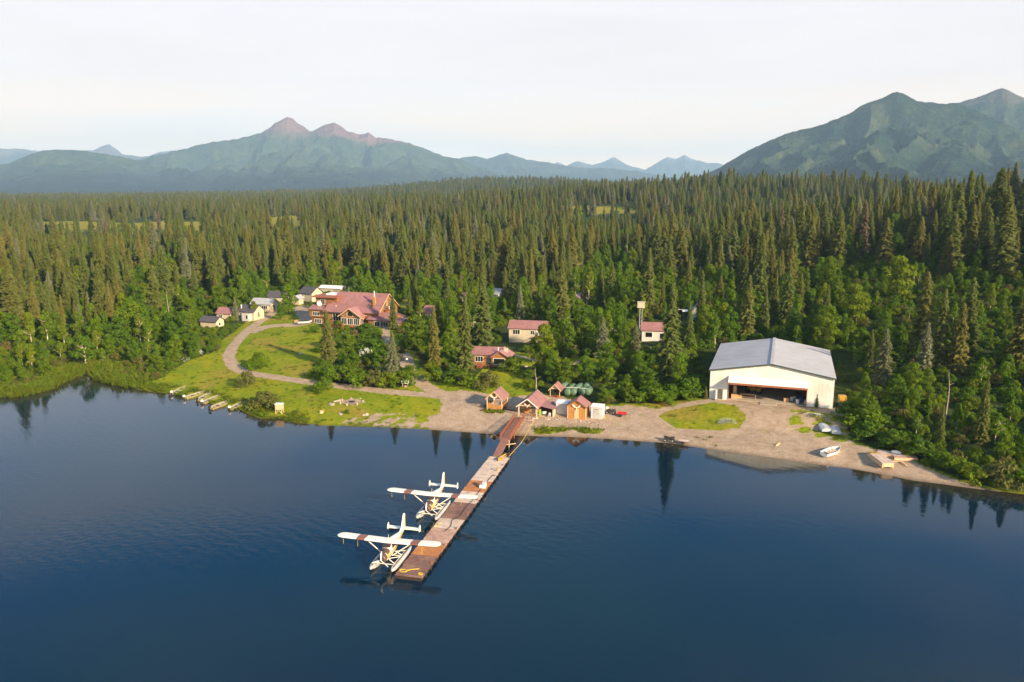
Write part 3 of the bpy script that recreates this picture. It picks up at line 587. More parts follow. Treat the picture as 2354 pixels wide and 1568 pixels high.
labs=['white barrel at the front of the hangar clutter','pale blue barrel behind the white barrel in the hangar','white drum beside the hangar right jamb','grey drum in the middle of the hangar clutter','white drum leftmost in the hangar clutter']
for k,(bx_,by_,mm) in enumerate([(18.6,1.6,'white'),(19.3,3.4,'blue'),(20.3,1.5,'whitemetal'),(18.0,4.2,'whitemetal'),(17.4,3.2,'white')]):
    small('barrel',MB().tube((0,0,0),(0,0,.9),.34,n=12).tube((0,0,.3),(0,0,.34),.36,n=12).tube((0,0,.6),(0,0,.64),.36,n=12),M[mm],labs[k],'barrel',hl(bx_,by_,.06),0,'barrels in the hangar')
t=thing('snow_machine','dark snow machine parked among barrels in the hangar','snowmobile',hl(19.2,5.6,.06),R(20)); MB().loft([[(-.3,-1.4,.4),(.3,-1.4,.4),(.25,-1.4,.8),(-.25,-1.4,.8)],[(-.4,0,.3),(.4,0,.3),(.3,0,1.0),(-.3,0,1.0)],[(-.4,1,.3),(.4,1,.3),(.3,1,1.3),(-.3,1,1.3)],[(-.2,1.6,.4),(.2,1.6,.4),(.15,1.6,.7),(-.15,1.6,.7)]]).obj('body',M['steel'],t)
for sx in (-.45,.45): MB().box(sx-.08,sx+.08,.7,1.9,0,.08).obj('ski',M['black'],t)
small('concrete_apron',MB().prism([(-2.0,-.3),(2.0,-.3),(1.7,.05),(-1.7,.05)],-.9,1.1),M['concrete'],'pale concrete ramp slab at the hangar opening','ramp slab',hl(12.6,-.8,-.02),R(-15))
# ------------------------------------------------------------------ beach sheds
def post(p,x,y,z0,z1,mat='palewood',s=.18): MB().box(x-s/2,x+s/2,y-s/2,y+s/2,z0,z1).obj('post',M[mat],p)
# left cleaning shed, open sided with half wall
x,y,z=onground(1120,942); cs=thing('cleaning_shed','small open-sided shed with faded red roof and moose antlers, leftmost on the beach','shed',(x,y,z),RB)
for px_ in (0,3.4):
    for py_ in (0,4.2): post(cs,px_,py_,-.6,2.7)
MB().box(-.05,3.45,-.06,.04,.35,1.35).obj('half_wall',M['honey'],cs); MB().box(-.05,.04,.05,4.2,.35,1.3).obj('half_wall',M['honey'],cs); MB().box(3.36,3.46,.05,4.2,.35,1.3).obj('half_wall',M['honey'],cs)
MB().box(.05,3.35,.05,4.2,.2,.3).obj('floor_boards',M['deckgrey'],cs); MB().box(.2,3.2,.1,.7,1.2,1.28).obj('counter',M['whitemetal'],cs)
gable(cs,3.4,4.2,2.7,4.2,None,M['redroof'],'y',.35,trim=M['palewood'])
MB().prism([(0,2.72),(3.4,2.72),(1.7,4.1)],-.02,.06).obj('gable_board',M['logwall'],cs)
antlers(local(cs,(1.7,-.1,2.9)),RB,'moose antlers on the gable of the leftmost open shed',1.15)
# porch shelter with lean-to, at the head of the gangway
x,y,z=onground(1192,957); bh=thing('boat_house','red roofed boat house with open porch and lean-to at the head of the gangway','boat house',(x,y,z),RB)
gable(bh,4.1,7.4,2.45,4.0,None,M['redroof'],'y',.45,trim=M['whitetrim'])
for px_ in (.05,4.05): post(bh,px_,.05,-.9,2.5,s=.22)
MB().box(-.2,4.3,-.02,.16,2.35,2.58).obj('beam',M['palewood'],bh)
ww=MB(); ww.prism([(0,-.6),(4.1,-.6),(4.1,2.45),(2.05,3.95),(0,2.45)],2.6,7.3); ww.obj('wall',M['honey'],bh)
door(bh,2.15,2.58,.05,.95,2.0,M['darkin'],'front',False); MB().box(2.0,2.12,2.5,2.6,.05,2.1).box(3.13,3.25,2.5,2.6,.05,2.1).box(2.12,3.13,2.5,2.6,2.08,2.2).obj('door_frame',M['palewood'],bh)
MB().box(.3,1.7,2.1,2.56,.05,.75).obj('bench_box',M['honey'],bh)
MB().box(-.3,4.4,-.5,2.6,-.12,.04).obj('porch_floor',M['deckgrey'],bh)
rl=MB(); rl.slab([(4.55,1.4,2.2),(7.6,1.4,.95+.75),(7.6,6.6,.95+.75),(4.55,6.6,2.2)],.12); rl.v=[(a,b,c+ (0)) for a,b,c in rl.v]; rl.obj('lean_to_roof',M['redroof'],bh)
lw=MB().box(7.25,7.4,1.6,6.4,-.6,1.7).box(4.15,7.25,6.2,6.4,-.6,1.8); lw.obj('lean_to_wall',M['tan'],bh)
post(bh,7.3,1.5,-.6,1.72)
antlers(local(bh,(2.0,-.05,2.5)),RB,'moose antlers hanging from the boat house porch beam',.8)
small('slatted_chair',MB().box(-.25,.25,-.25,.25,.40,.45).box(-.25,.25,.22,.27,.45,.95).box(-.25,-.2,-.25,-.2,0,.4).box(.2,.25,-.25,-.2,0,.4).box(-.25,-.2,.2,.25,0,.4).box(.2,.25,.2,.25,0,.4),M['whitemetal'],'pale slatted chair at the lean-to mouth','chair',local(bh,(6.6,1.2,0)),RB)
t=thing('life_vest_rack','bright green vests hanging beside the boat house corner post','vests',local(bh,(4.6,.9,0)),RB); MB().loft([[(-.25,-.1,.5),(.25,-.1,.5),(.25,.1,.5),(-.25,.1,.5)],[(-.22,-.14,1.1),(.22,-.14,1.1),(.22,.14,1.1),(-.22,.14,1.1)],[(-.12,-.06,1.6),(.12,-.06,1.6),(.12,.06,1.6),(-.12,.06,1.6)]]).obj('vest',M['lime'],t); MB().bar((-.3,0,1.65),(.3,0,1.65),.05).bar((0,.05,0),(0,.05,1.65),.06).obj('stand',M['palewood'],t)
small('white_tub',MB().loft([[(-.3,-.25,0),(.3,-.25,0),(.3,.25,0),(-.3,.25,0)],[(-.4,-.33,.45),(.4,-.33,.45),(.4,.33,.45),(-.4,.33,.45)]]).tube((.0,0,.45),(0,0,.5),.2,n=8),M['white'],'white tub on a stand under the lean-to roof','tub',local(bh,(5.3,1.9,.5)),RB)
# honey coloured shed
x,y,z=onground(1304.5,961.5); fs=thing('beach_shed','honey brown gabled shed with pale door and moose antlers between two metal boxes','shed',(x,y,z),RB)
gable(fs,3.95,3.7,2.75,4.1,M['honey'],M['redroof'],'y',.28,trim=M['logwall'])
door(fs,1.5,-.0,.05,.95,2.05,M['palewood']); [MB().box(a,a+.16,-.03,.1,-.5,2.75).obj('corner_board',M['palewood'],fs) for a in (-.06,3.85)]
antlers(local(fs,(1.97,-.05,2.5)),RB,'moose antlers above the pale door of the honey brown shed',1.0)
def metalbox(px,py,W,D,Hh,label,dz=0):
    x,y,z=onground(px,py); t=thing('storage_box',label,'metal box',(x,y,z),RB,'pale metal storage boxes on the beach')
    MB().box(0,W,0,D,-.4,Hh).obj('wall',M['whitemetal'],t); MB().slab([(-.08,-.12,Hh+.02),(W+.08,-.12,Hh+.02),(W+.08,D+.08,Hh+.2),(-.08,D+.08,Hh+.2)],.06).obj('roof',M['white'],t)
    d=MB().box(W*.24,W*.7,-.05,.02,.05,Hh*.78).obj('door',M['alu'],t); MB().box(W*.62,W*.66,-.1,-.05,1.0,1.15).obj('handle',M['steel'],d)
    return t
metalbox(1277.5,951,2.5,2.4,2.35,'pale grey metal box left of the honey brown shed')
bx=metalbox(1358,961.5,2.55,2.3,2.5,'pale grey metal box right of the honey brown shed'); MB().box(.6,1.75,-.04,.01,2.0,2.12).obj('sign_strip',M['rust'],bx)
# back shelter
x,y,z=onground(1265,911); sh=thing('picnic_shelter','small open shelter with cream gable and red roof by the green tanks','shelter',(x,y,z),RB)
gable(sh,2.2,2.6,1.75,2.85,None,M['redroof'],'y',.4,trim=M['palewood'])
for px_ in (0,2.2):
    for py_ in (0,2.6): post(sh,px_,py_,-.5,1.8,s=.14)
MB().prism([(-.1,1.78),(2.3,1.78),(1.1,2.82)],-.05,.05).obj('gable_board',M['cream'],sh); MB().box(-.2,2.4,-.25,2.7,-.05,.08).obj('floor_boards',M['redwood'],sh); MB().box(.05,2.15,2.45,2.55,.08,1.4).obj('back_wall',M['darkwood'],sh)
small('fuel_can',MB().tube((0,0,0),(0,0,.38),.16,n=10).tube((.05,0,.38),(.05,0,.46),.05,n=6),M['red'],'small red can in front of the picnic shelter','can',onground(1281,914),0)
# green tanks
tl=['front row leftmost','front row second','front row third','front row rightmost','back row left','back row middle','back row rightmost','alone behind the shelter roof']
tk=None
for k,(px,py) in enumerate([(1303,911),(1317,911),(1336,910),(1350,910),(1311,903),(1327,902),(1347,899),(1293,899)]):
    loc=onground(px,py); lab='green fuel tank, '+tl[k]+(' of the tanks' if k<7 else '')
    if tk is None:
        tk=thing('fuel_tank',lab,'tank',loc,R(-20),'green fuel tanks behind the sheds')
        rg=[]
        for yy,rr in ((-.22,.25),(-.12,.6),(0,.80),(.5,.85),(1.6,.85),(2.6,.85),(2.75,.7),(2.85,.3)): rg.append([(rr*math.cos(a),yy,.9+rr*math.sin(a)) for a in np.linspace(0,2*math.pi,17)[:-1]])
        MB().loft(rg).obj('shell',M['green'],tk,True)
        for yy in (.5,2.1): MB().box(-.6,.6,yy-.1,yy+.1,-.3,.35).obj('cradle',M['darkwood'],tk)
    else: dup(tk,loc,R(-20+4*math.sin(k*2.3)),lab)
small('pipe',MB().path([(-1.2,0,0),(1.5,-.4,.05),(4.0,-1.4,0)],.05),M['whitetrim'],'thin pale pipe running across the tops of the green tanks','pipe',(lambda p:(p[0],p[1],p[2]+1.9))(onground(1310,909)),0)
# quad bikes and trailers
def atv(loc,rz,label,gear):
    t=thing('quad_bike',label,'quad bike',loc,rz,'quad bikes on the beach')
    MB().loft([[(-.25,-.9,.55),(.25,-.9,.55),(.22,-.9,.8),(-.22,-.9,.8)],[(-.32,-.5,.45),(.32,-.5,.45),(.3,-.5,.95),(-.3,-.5,.95)],[(-.22,0,.45),(.22,0,.45),(.2,0,.85),(-.2,0,.85)],[(-.3,.5,.45),(.3,.5,.45),(.28,.5,.9),(-.28,.5,.9)],[(-.22,.95,.5),(.22,.95,.5),(.2,.95,.75),(-.2,.95,.75)]]).obj('body',M['steel'],t)
    MB().box(-.2,.2,.05,.6,.88,1.0).obj('saddle',M['black'],t)
    MB().bar((-.42,-.35,1.18),(.42,-.35,1.18),.05).bar((0,-.45,.9),(0,-.35,1.18),.08).obj('handlebar',M['black'],t)
    for sx in (-.48,.48):
        for yy in (-.72,.72):
            w=MB().tube((sx-.13,yy,.32),(sx+.13,yy,.32),.33,n=12).obj('wheel',M['black'],t); MB().tube((sx-.14,yy,.32),(sx+.14,yy,.32),.15,n=8).obj('rim',M['alu'],w)
    for yy in (-.85,.85): MB().box(-.4,.4,yy-.25,yy+.25,.98,1.02).obj('rack',M['steel'],t)
    if gear: MB().box(-.3,.3,.6,1.05,1.02,1.42).obj('cargo_bag',M['white'],t)
    return t
def trailer(loc,rz,label,mat,tub):
    t=thing('cart',label,'trailer',loc,rz,'small trailers on the beach')
    MB().box(-.6,.6,-1.0,1.0,.5,.58).bar((0,-1.9,.45),(0,-1.0,.52),.07).obj('bed',M['darkwood'],t)
    if tub:
        b=MB(); b.box(-.58,.58,-.95,-.9,.58,.85).box(-.58,.58,.9,.95,.58,.85).box(-.58,-.53,-.9,.9,.58,.85).box(.53,.58,-.9,.9,.58,.85).box(-.53,.53,-.9,.9,.58,.62); b.obj('tub',mat,t)
    else: MB().box(-.6,.6,-1.0,1.0,.59,.66).obj('planks',mat,t)
    for sx in (-.68,.68): MB().tube((sx-.09,.1,.3),(sx+.09,.1,.3),.3,n=12).obj('wheel',M['black'],t)
    return t
x,y,z=onground(1404,951); atv((x,y,z),R(70),'dark quad bike with white bag, hitched to the red cart',True)
x,y,z=onground(1429,957); trailer((x,y,z),R(70),'low cart with bright red tub behind the quad bike',M['red'],True)
x,y,z=onground(1538,1015); atv((x,y,z),R(72),'dark quad bike parked at the water line',False)
x,y,z=onground(1572,1020); trailer((x,y,z),R(68),'flat plank cart behind the quad bike at the water line',M['deckgrey'],False)
small('rope_pile',MB().path([(.4*math.cos(a)*(1-a/30),.4*math.sin(a)*(1-a/30),.06+a*.01) for a in np.linspace(0,15,40)],.05),M['ropeyel'],'coil of yellow hose beside the right metal box','hose',onground(1388,962),0)
small('leaning_pole',MB().tube((0,0,0),(-.5,.2,2.3),.05,n=6),M['palewood'],'thin pole leaning on the right metal box','pole',onground(1389.5,958),0)
# yellow tractor right of the hangar
def tractor(loc,rz):
    t=thing('crawler_tractor','old yellow crawler tractor half hidden in brush right of the hangar','tractor',loc,rz)
    MB().box(-.7,.7,-1.2,1.5,.7,1.5).box(-.55,.55,-1.25,-1.2,.75,1.45).obj('body',M['yellow'],t,bevel=.05); MB().box(-.75,.75,.3,1.4,1.5,2.5).obj('cab',M['yellow'],t,bevel=.06); MB().box(-.5,.5,-1.3,-1.24,.8,1.35).obj('grille',M['black'],t)
    for sx in (-.95,.95):
        MB().prism([(-1.4,.15),(-1.1,0),(1.3,0),(1.6,.2),(1.6,.65),(1.3,.85),(-1.1,.85),(-1.4,.65)],-.2,.2).obj('track',M['black'],t).rotation_euler=(0,0,R(90)); t.children[-1].location=(sx,0,0)
    MB().tube((.3,-.5,1.5),(.3,-.5,2.3),.07,n=6).obj('exhaust_pipe',M['steel'],t); return t
tractor(onground(1937,937),R(-8))
# ------------------------------------------------------------------ floating dock and gangway
DK=(-15.2,95.6); DA=R(-13.5); DKL=47.6
def dkv(py):  # distance along the dock for an image row on its centre line
    lo,hi=0,60
    for _ in range(40):
        m=(lo+hi)/2; q=proj(DK[0]+math.cos(DA)*1.8-math.sin(DA)*m,DK[1]+math.sin(DA)*1.8+math.cos(DA)*m,.55)[1]
        if q>py: lo=m
        else: hi=m
    return lo
dock=thing('floating_dock','long plank dock of grey, orange and brown sections reaching into the lake','dock',(DK[0],DK[1],0),DA)
cuts=[0]+[dkv(q) for q in (1276,1251,1214,1192,1155,1130,1105,1084)]+[DKL]
cuts=sorted(cuts); mats=['deckpurple','deckorange','deckpink','deckgrey','deckpurple','deckgrey','deckorange','deckgrey','deckgrey']
cuts2=[];m2=[]
for a,b,m_ in zip(cuts[:-1],cuts[1:],mats):
    n=2 if b-a>9 else 1
    for k in range(n): cuts2.append((a+(b-a)*k/n,a+(b-a)*(k+1)/n)); m2.append(m_)
rs=random.Random(5)
for (a,b),m_ in zip(cuts2,m2):
    mb=MB(); y=a+.05
    while y<b-.05:   # planks laid across with ragged ends
        w=min(.235,b-.05-y); e0,e1=rs.uniform(-.12,.05),rs.uniform(-.05,.12); dz=rs.uniform(-.012,.012); mb.box(e0,3.7+e1,y,y+w-.02,.46+dz,.54+dz); y+=.24
    o=mb.obj('deck_section',M[m_],dock)
    fr=MB().box(.1,.35,a+.04,b-.04,-.25,.455).box(3.35,3.6,a+.04,b-.04,-.25,.455).box(.35,3.35,a+.04,a+.2,-.2,.455).box(.35,3.35,b-.2,b-.04,-.2,.455).box(.35,3.35,a+.3,b-.3,-.25,.3); fr.obj('float_frame',M['darkwood'],o)
for k in range(22):
    yy=1+k*2.1; MB().tube((3.82,yy,.30),(3.94,yy+.02,.30),.22,n=10).obj('bumper',M['black'],dock)
for k in range(8): MB().box(3.45,3.6,4+k*5.6,4.35+k*5.6,.54,.72).obj('cleat',M['rust'],dock)
def dl(u,v,z=.55): return local(dock,(u,v,z))
small('rope_coil',MB().path([(.55*math.cos(a)*(1-a/60),.35*math.sin(a),.05) for a in np.linspace(0,13,30)]+[(1.0,.6,.05),(1.9,1.0,.05)],.045),M['ropeyel'],'yellow rope loop on the dock corner by the nearest floatplane','rope',dl(.7,1.2),DA,'yellow ropes on the dock')
small('rope_coil',MB().path([(.3*math.cos(a),.25*math.sin(a),.05) for a in np.linspace(0,13,24)],.05),M['ropeyel'],'small yellow rope coil on the outer dock corner','rope',dl(3.2,.9),DA,'yellow ropes on the dock')
small('rope_coil',MB().path([(-.3,-.5,.03),(.2,0,.05),(.05,.5,.05),(.4,.9,.05)],.05),M['ropeyel'],'yellow rope end between the two floatplanes on the dock edge','rope',dl(.4,dkv(1214)+.6),DA,'yellow ropes on the dock')
small('hose_line',MB().path([(0,0,.05),(.3,2,.05),(-.2,4,.05),(.5,6,.05),(.4,9,.05),(.7,13,.05),(.6,19,.05),(.9,24,.05)],.035),M['black'],'thin dark hose lying along the dock planks','hose',dl(2.2,14),DA)
t=thing('dock_box','white box with raised lid on the orange dock section','box',dl(3.0,dkv(1119)),DA); MB().box(-.55,.45,-.5,.5,0,.5).obj('base',M['white'],t); MB().box(-.05,.45,-.4,.4,.5,1.05).obj('lid',M['whitemetal'],t)
small('orange_bollard',MB().tube((0,0,0),(0,0,.5),.16,.12,8).tube((0,0,.5),(0,0,.58),.2,n=8),M['yellow'],'small orange post on the far outer edge of the dock','post',dl(3.3,dkv(1081)),DA)
t=thing('canoe','small yellow canoe at the shore end of the dock','canoe',dl(2.6,DKL-.9),DA+R(75)); 
rg=[]
for q,wd in ((-1.6,.03),(-1.0,.3),(0,.4),(1.0,.3),(1.6,.03)): rg.append([(q,-wd,.4+abs(q)*.06),(q,-wd*.6,.05),(q,wd*.6,.05),(q,wd,.4+abs(q)*.06)])
MB().loft(rg,closed=False,cap=False).obj('hull',M['yellow'],t); MB().box(-.5,.5,-.36,.36,.30,.33).obj('thwart',M['palewood'],t)
A0=Vector((*U(1142,1050,.6),.62)); A1=Vector((*U(1161,1011,1.45),1.45)); A2=Vector((*U(1194,962,bh.location.z),bh.location.z+.04))
gw=thing('gangway','reddish brown railed gangway from the boat house down to the dock','gangway',tuple(A1),0)
def wedge(mb,a,b,w,t_):
    d=(b-a); s_=Vector((d.y,-d.x,0)).normalized()*w/2; up=Vector((0,0,t_)); return mb.hexa([a-s_,a+s_,b+s_,b-s_,a-s_+up,a+s_+up,b+s_+up,b-s_+up])
Z0=-A1
wedge(MB(),A0+Z0,A1+Z0+Vector((0,0,.02)),1.5,.12).obj('ramp',M['gangdeck'],gw)
def planks(mb,a,b,w,step=.22):
    d=b-a; L=d.length; k=0
    while k*step<L-.05:
        p=a+d*(k*step/L); q=a+d*(min((k*step+step-.025),L)/L); wedge(mb,p,q,w+rs.uniform(-.06,.06),.07); k+=1
    return mb
planks(MB(),A1+Z0+Vector((0,0,.06)),A2+Z0+Vector((0,0,.06)),2.0).obj('walkway',M['gangdeck'],gw)
wedge(MB(),A1+Z0+Vector((0,0,-.2)),A2+Z0+Vector((0,0,-.2)),1.7,.2).obj('beam',M['redwood'],gw)
dv=(A2-A1).normalized(); sv=Vector((dv.y,-dv.x,0)).normalized()
for sg in (-1,1):
    rm=MB(); n=9
    for k in range(n+1):
        p=(A2-A1)*(k/n)+sv*sg*1.0; rm.box(p.x-.05,p.x+.05,p.y-.05,p.y+.05,p.z-.25,p.z+1.05)
        if k<n:
            for j in range(1,5):
                q=(A2-A1)*((k+j/5)/n)+sv*sg*1.0; rm.box(q.x-.02,q.x+.02,q.y-.02,q.y+.02,q.z+.12,q.z+.95)
    for zz in (.12,1.05): rm.bar(sv*sg*1.0+Vector((0,0,zz)),(A2-A1)+sv*sg*1.0+Vector((0,0,zz)),.08)
    rm.obj('railing',M['redwood'],gw)
for k,q in enumerate((.0,.35,.7)):
    for sg in (-1,1):
        p=(A2-A1)*q+sv*sg*.8; MB().box(p.x-.09,p.x+.09,p.y-.09,p.y+.09,-p.z-A1.z-1.0,p.z-.05).obj('piling',M['palewood' if k==0 else 'redwood'],gw)
p=A0.lerp(A1,.86)+Z0; MB().bar(p+Vector((-.2,-.1,-.5)),p+Vector((1.9,-.2,-.3)),.14).bar(p+Vector((.5,.2,-.6)),p+Vector((2.3,.5,-.45)),.14).obj('brace',M['palewood'],gw)
pl=MB(); pl.box(.7,3.7,-2.3,-.5,-.1,.02); o=pl.obj('side_landing',M['deckgrey'],bh)
rl=MB()
for q in (.9,1.8,2.7,3.6): rl.box(q-.05,q+.05,-2.28,-2.18,-1.3,1.05)
for zz in (.5,1.05): rl.box(.85,3.65,-2.28,-2.2,zz-.05,zz+.03)
rl.box(3.55,3.65,-2.2,-.5,1.0,1.07); rl.obj('landing_railing',M['redwood'],bh)
small('mooring_line',MB().path([tuple(Vector((*U(1228,966,1.6),1.6))),tuple(Vector((*U(1199,1017,.8),.8))),tuple(Vector((*U(1170,1049,.6),.6)))],.035),M['ropeyel'],'long yellow line from the boat house landing down to the dock','rope')
for k,(a,b,lb) in enumerate([((1104,945),(1121,941),'dark timber lying left of the leftmost open shed'),((1160,941),(1186,947),'dark timber lying between the open shed and the boat house')]):
    p=Vector(onground(*a,.12)); q=Vector(onground(*b,.12)); small('timber',MB().bar((0,0,0),q-p,.25),M['darkwood'],lb,'timber',tuple(p),0)
p=Vector(onground(1240,958,.15));q=Vector(onground(1262,964,.15)); small('timber',MB().bar((0,0,0),q-p,.28),M['palewood'],'pale log on the gravel right of the boat house landing','timber',tuple(p))
p=Vector(onground(1783,1026,.1));q=Vector(onground(1792,1020,.1)); small('timber',MB().bar((0,0,0),q-p,.22),M['palewood'],'short pale plank alone on the gravel below the hangar','timber',tuple(p))
# ------------------------------------------------------------------ floatplanes
def ellring(y,w,z0,z1,n=16,p=2.6):
    out=[]
    for i in range(n):
        a=2*math.pi*i/n; c,s_=math.cos(a),math.sin(a); out.append((w*math.copysign(abs(c)**(2/p),c),y,(z0+z1)/2+(z1-z0)/2*math.copysign(abs(s_)**(2/p),s_)))
    return out
def floatplane(loc,rz,label):
    t=thing('floatplane',label,'floatplane',loc,rz,'floatplanes moored at the dock')
    W=M['planewhite']
    st=[(2.1,.56,1.22,2.42),(1.7,.60,1.18,2.50),(1.15,.63,1.15,2.62),(.75,.65,1.15,3.0),(.35,.66,1.15,3.22),(-.6,.66,1.16,3.24),(-1.4,.60,1.22,3.16),(-2.4,.48,1.42,2.98),(-3.6,.32,1.72,2.74),(-4.8,.17,1.98,2.56),(-5.6,.07,2.12,2.46)]
    mb=MB(); mb.loft([ellring(*q) for q in st]); 
    mb.m=[]
    for f in mb.f:
        c=np.mean([mb.v[i] for i in f],0); mb.m.append(1 if (abs(c[0])>.05 and c[1]>-5 and 1.62+.1*max(0,-c[1])<c[2]<2.08+.10*max(0,-c[1])) else 0)
    for i_,f in enumerate(mb.f):
        c=np.mean([mb.v[q] for q in f],0)
        if c[1]>1.2 and c[2]>2.18: mb.m[i_]=2
    fu=mb.obj('fuselage',[W,M['planegold'],M['planenose']],t,True)
    cw=MB(); cw.loft([ellring(2.12,.58,1.2,2.44,16,2),ellring(2.35,.60,1.2,2.44,16,2),ellring(2.75,.58,1.22,2.40,16,2),ellring(2.95,.47,1.34,2.28,16,2)]); co_=cw.obj('cowling',M['planenose'],t,True)
    MB().tube((0,2.955,1.81),(0,2.98,1.81),.40,n=16).obj('engine_face',M['steel'],co_)
    pr=MB().tube((0,2.96,1.81),(0,3.3,1.81),.17,.05,10); po=pr.obj('propeller',M['alu'],t)
    for k in range(3):
        a=R(90+120*k+8); d=Vector((math.cos(a),0,math.sin(a))); n_=Vector((-d.z,0,d.x)); b0=Vector((0,3.14,1.81))
        q=[b0+d*.12-n_*.06,b0+d*.7-n_*.11+Vector((0,.03,0)),b0+d*1.3-n_*.05,b0+d*1.3+n_*.05,b0+d*.7+n_*.09-Vector((0,.05,0)),b0+d*.12+n_*.06]
        vs=q+[p+Vector((0,.04,0)) for p in q]; MB().add(vs,[tuple(range(6)),tuple(range(11,5,-1))]+[(i,(i+1)%6,6+(i+1)%6,6+i) for i in range(6)]).obj('blade',M['white'],po)
    # wing: aerofoil sections, rounded tips, slight dihedral
    rg=[];xs=[-7.3,-7.22,-7.0,-6.6,-5.2,-4.1,-4.05,-3.0,0,3.0,4.05,4.1,5.2,6.6,7.0,7.22,7.3]
    def sec(x):
        ch=1.62; k=1.0
        if abs(x)>6.5: k=math.sqrt(max(0.02,1-((abs(x)-6.5)/.82)**2))
        z=3.20+abs(x)*.028; c0=.2
        le,te=c0+ch*.42*k,c0-ch*.58*k; th=.13*k
        return [(x,le,z),(x,le-.12*k,z+th*.8),(x,c0+.2*k,z+th),(x,c0-.4*k,z+th*.7),(x,te,z+.01),(x,c0-.4*k,z-th*.35),(x,c0+.2*k,z-th*.5),(x,le-.12*k,z-th*.5)]
    xs=[-7.3,-7.22,-7.0,-6.5,-5.4,-4.42,-4.4,-3.22,-3.2,0,3.2,3.22,4.4,4.42,5.4,6.5,7.0,7.22,7.3]
    wm=MB(); wm.loft([sec(x) for x in xs]); wm.m=[]
    for f in wm.f:
        c=np.mean([wm.v[i] for i in f],0); wm.m.append(1 if 3.21<abs(c[0])<4.41 and len(f)==4 else 0)
    wo_=wm.obj('wing',[W,M['planebrown']],t)
    for sg in (-1,1): MB().tube((sg*3.3,.2,3.22),(sg*.62,.5,1.32),.07,.07,8).obj('wing_strut',W,t)
    MB().tube((0,.2,3.3),(0,.15,4.15),.03,.015,6).obj('antenna',W,wo_)
    for k,xx in enumerate((-4.6,4.6,6.7,-6.4)[:4]):
        if k==3: continue
        MB().tube((xx,-.1,3.25),(xx,-.1,1.6+.2*k),.018,n=5).obj('tie_down_rope',M['ropeyel'],wo_)
    # tail
    fin=[(-3.9,2.65),(-4.7,2.95),(-5.55,4.55),(-5.95,4.62),(-6.2,4.35),(-6.25,2.2),(-5.6,2.15)]
    fm=MB(); n=len(fin); vs=[(-.05,y,z) for y,z in fin]+[(.05,y,z) for y,z in fin]; fm.add(vs,[tuple(range(n)),tuple(range(2*n-1,n-1,-1))]+[(i,(i+1)%n,n+(i+1)%n,n+i) for i in range(n)]); fo=fm.obj('tail_fin',W,t)
    MB().hexa([(-.06,-6.22,2.3),(.06,-6.22,2.3),(.06,-5.75,2.4),(-.06,-5.75,2.4),(-.056,-6.18,4.3),(.056,-6.18,4.3),(.056,-5.75,4.0),(-.056,-5.75,4.0)]).obj('rudder',M['planegold'],fo)
    MB().hexa([(-2.35,-6.0,2.50),(2.35,-6.0,2.50),(2.35,-5.2,2.50),(-2.35,-5.2,2.50),(-2.35,-6.0,2.58),(2.35,-6.0,2.58),(2.35,-5.2,2.60),(-2.35,-5.2,2.60)]).obj('tailplane',W,t)
    for sg in (-1,1): MB().hexa([(sg*2.35-.03,-6.0,2.05),(sg*2.35+.03,-6.0,2.05),(sg*2.35+.03,-5.4,2.2),(sg*2.35-.03,-5.4,2.2),(sg*2.35-.03,-5.95,3.05),(sg*2.35+.03,-5.95,3.05),(sg*2.35+.03,-5.5,2.95),(sg*2.35-.03,-5.5,2.95)]).obj('tail_finlet',W,t)
    # glazing
    ws=MB().add([(-.60,1.02,2.68),(-.2,1.16,2.66),(.2,1.16,2.66),(.60,1.02,2.68),(-.56,.50,3.16),(-.2,.56,3.18),(.2,.56,3.18),(.56,.50,3.16)],[(0,1,5,4),(1,2,6,5),(2,3,7,6)])
    ws.v=[(x*1.04,y+.10,z+.07) for x,y,z in ws.v]; ws.obj('windshield',M['canopy'],t)
    for sg in (-1,1):
        for (y0,y1) in ((.55,-.15),(-.25,-.95),(-1.05,-1.6)):
            MB().box(sg*.655-.02,sg*.655+.02,y1,y0,2.30,3.0).obj('side_window',M['canopy'],t)
    # floats
    for sg in (-1,1):
        rg=[]
        for (y,w_,zk,zt) in [(3.25,.05,.42,.62),(2.95,.22,.22,.70),(2.2,.38,-.05,.74),(1.0,.42,-.28,.74),(-.6,.42,-.32,.72),(-.62,.42,-.18,.72),(-2.4,.36,-.08,.68),(-3.8,.22,.12,.60),(-4.4,.08,.35,.52)]:
            rg.append([(sg*1.5-w_,y,zt-.14),(sg*1.5-w_*.6,y,zt),(sg*1.5+w_*.6,y,zt),(sg*1.5+w_,y,zt-.14),(sg*1.5+w_*.92,y,zk+.20),(sg*1.5,y,zk),(sg*1.5-w_*.92,y,zk+.20)])
        fo=MB().loft(rg).obj('float',M['alu'],t)
        MB().box(sg*1.5-.06,sg*1.5+.06,-3.6,2.6,.735,.75).obj('walk_strip',M['black'],fo)
    for sg in (-1,1):
        for (y0,y1) in ((1.5,1.7),(-.9,-1.0)): MB().tube((sg*.5,y0,1.25),(sg*1.45,y1,.70),.05,n=6).obj('float_strut',W,t)
        MB().tube((sg*.5,1.3,1.25),(sg*1.45,-.7,.70),.04,n=6).obj('float_strut',W,t); MB().tube((sg*.5,-.9,1.25),(sg*1.45,-2.6,.66),.04,n=6).obj('float_strut',W,t)
    for yy in (1.7,-1.0): MB().tube((-1.45,yy,.62),(1.45,yy,.62),.05,n=6).obj('spreader_bar',W,t)
    return t
P1=(-16.55,100.15); P2=(-12.35,116.6)
floatplane((*P1,0),R(180)+R(-12.5),'cream floatplane with brown wing bands, nearest the camera at the dock end')
floatplane((*P2,0),R(180)+R(-12.8),'cream floatplane with brown wing bands, farther up the dock beside the dark planks')
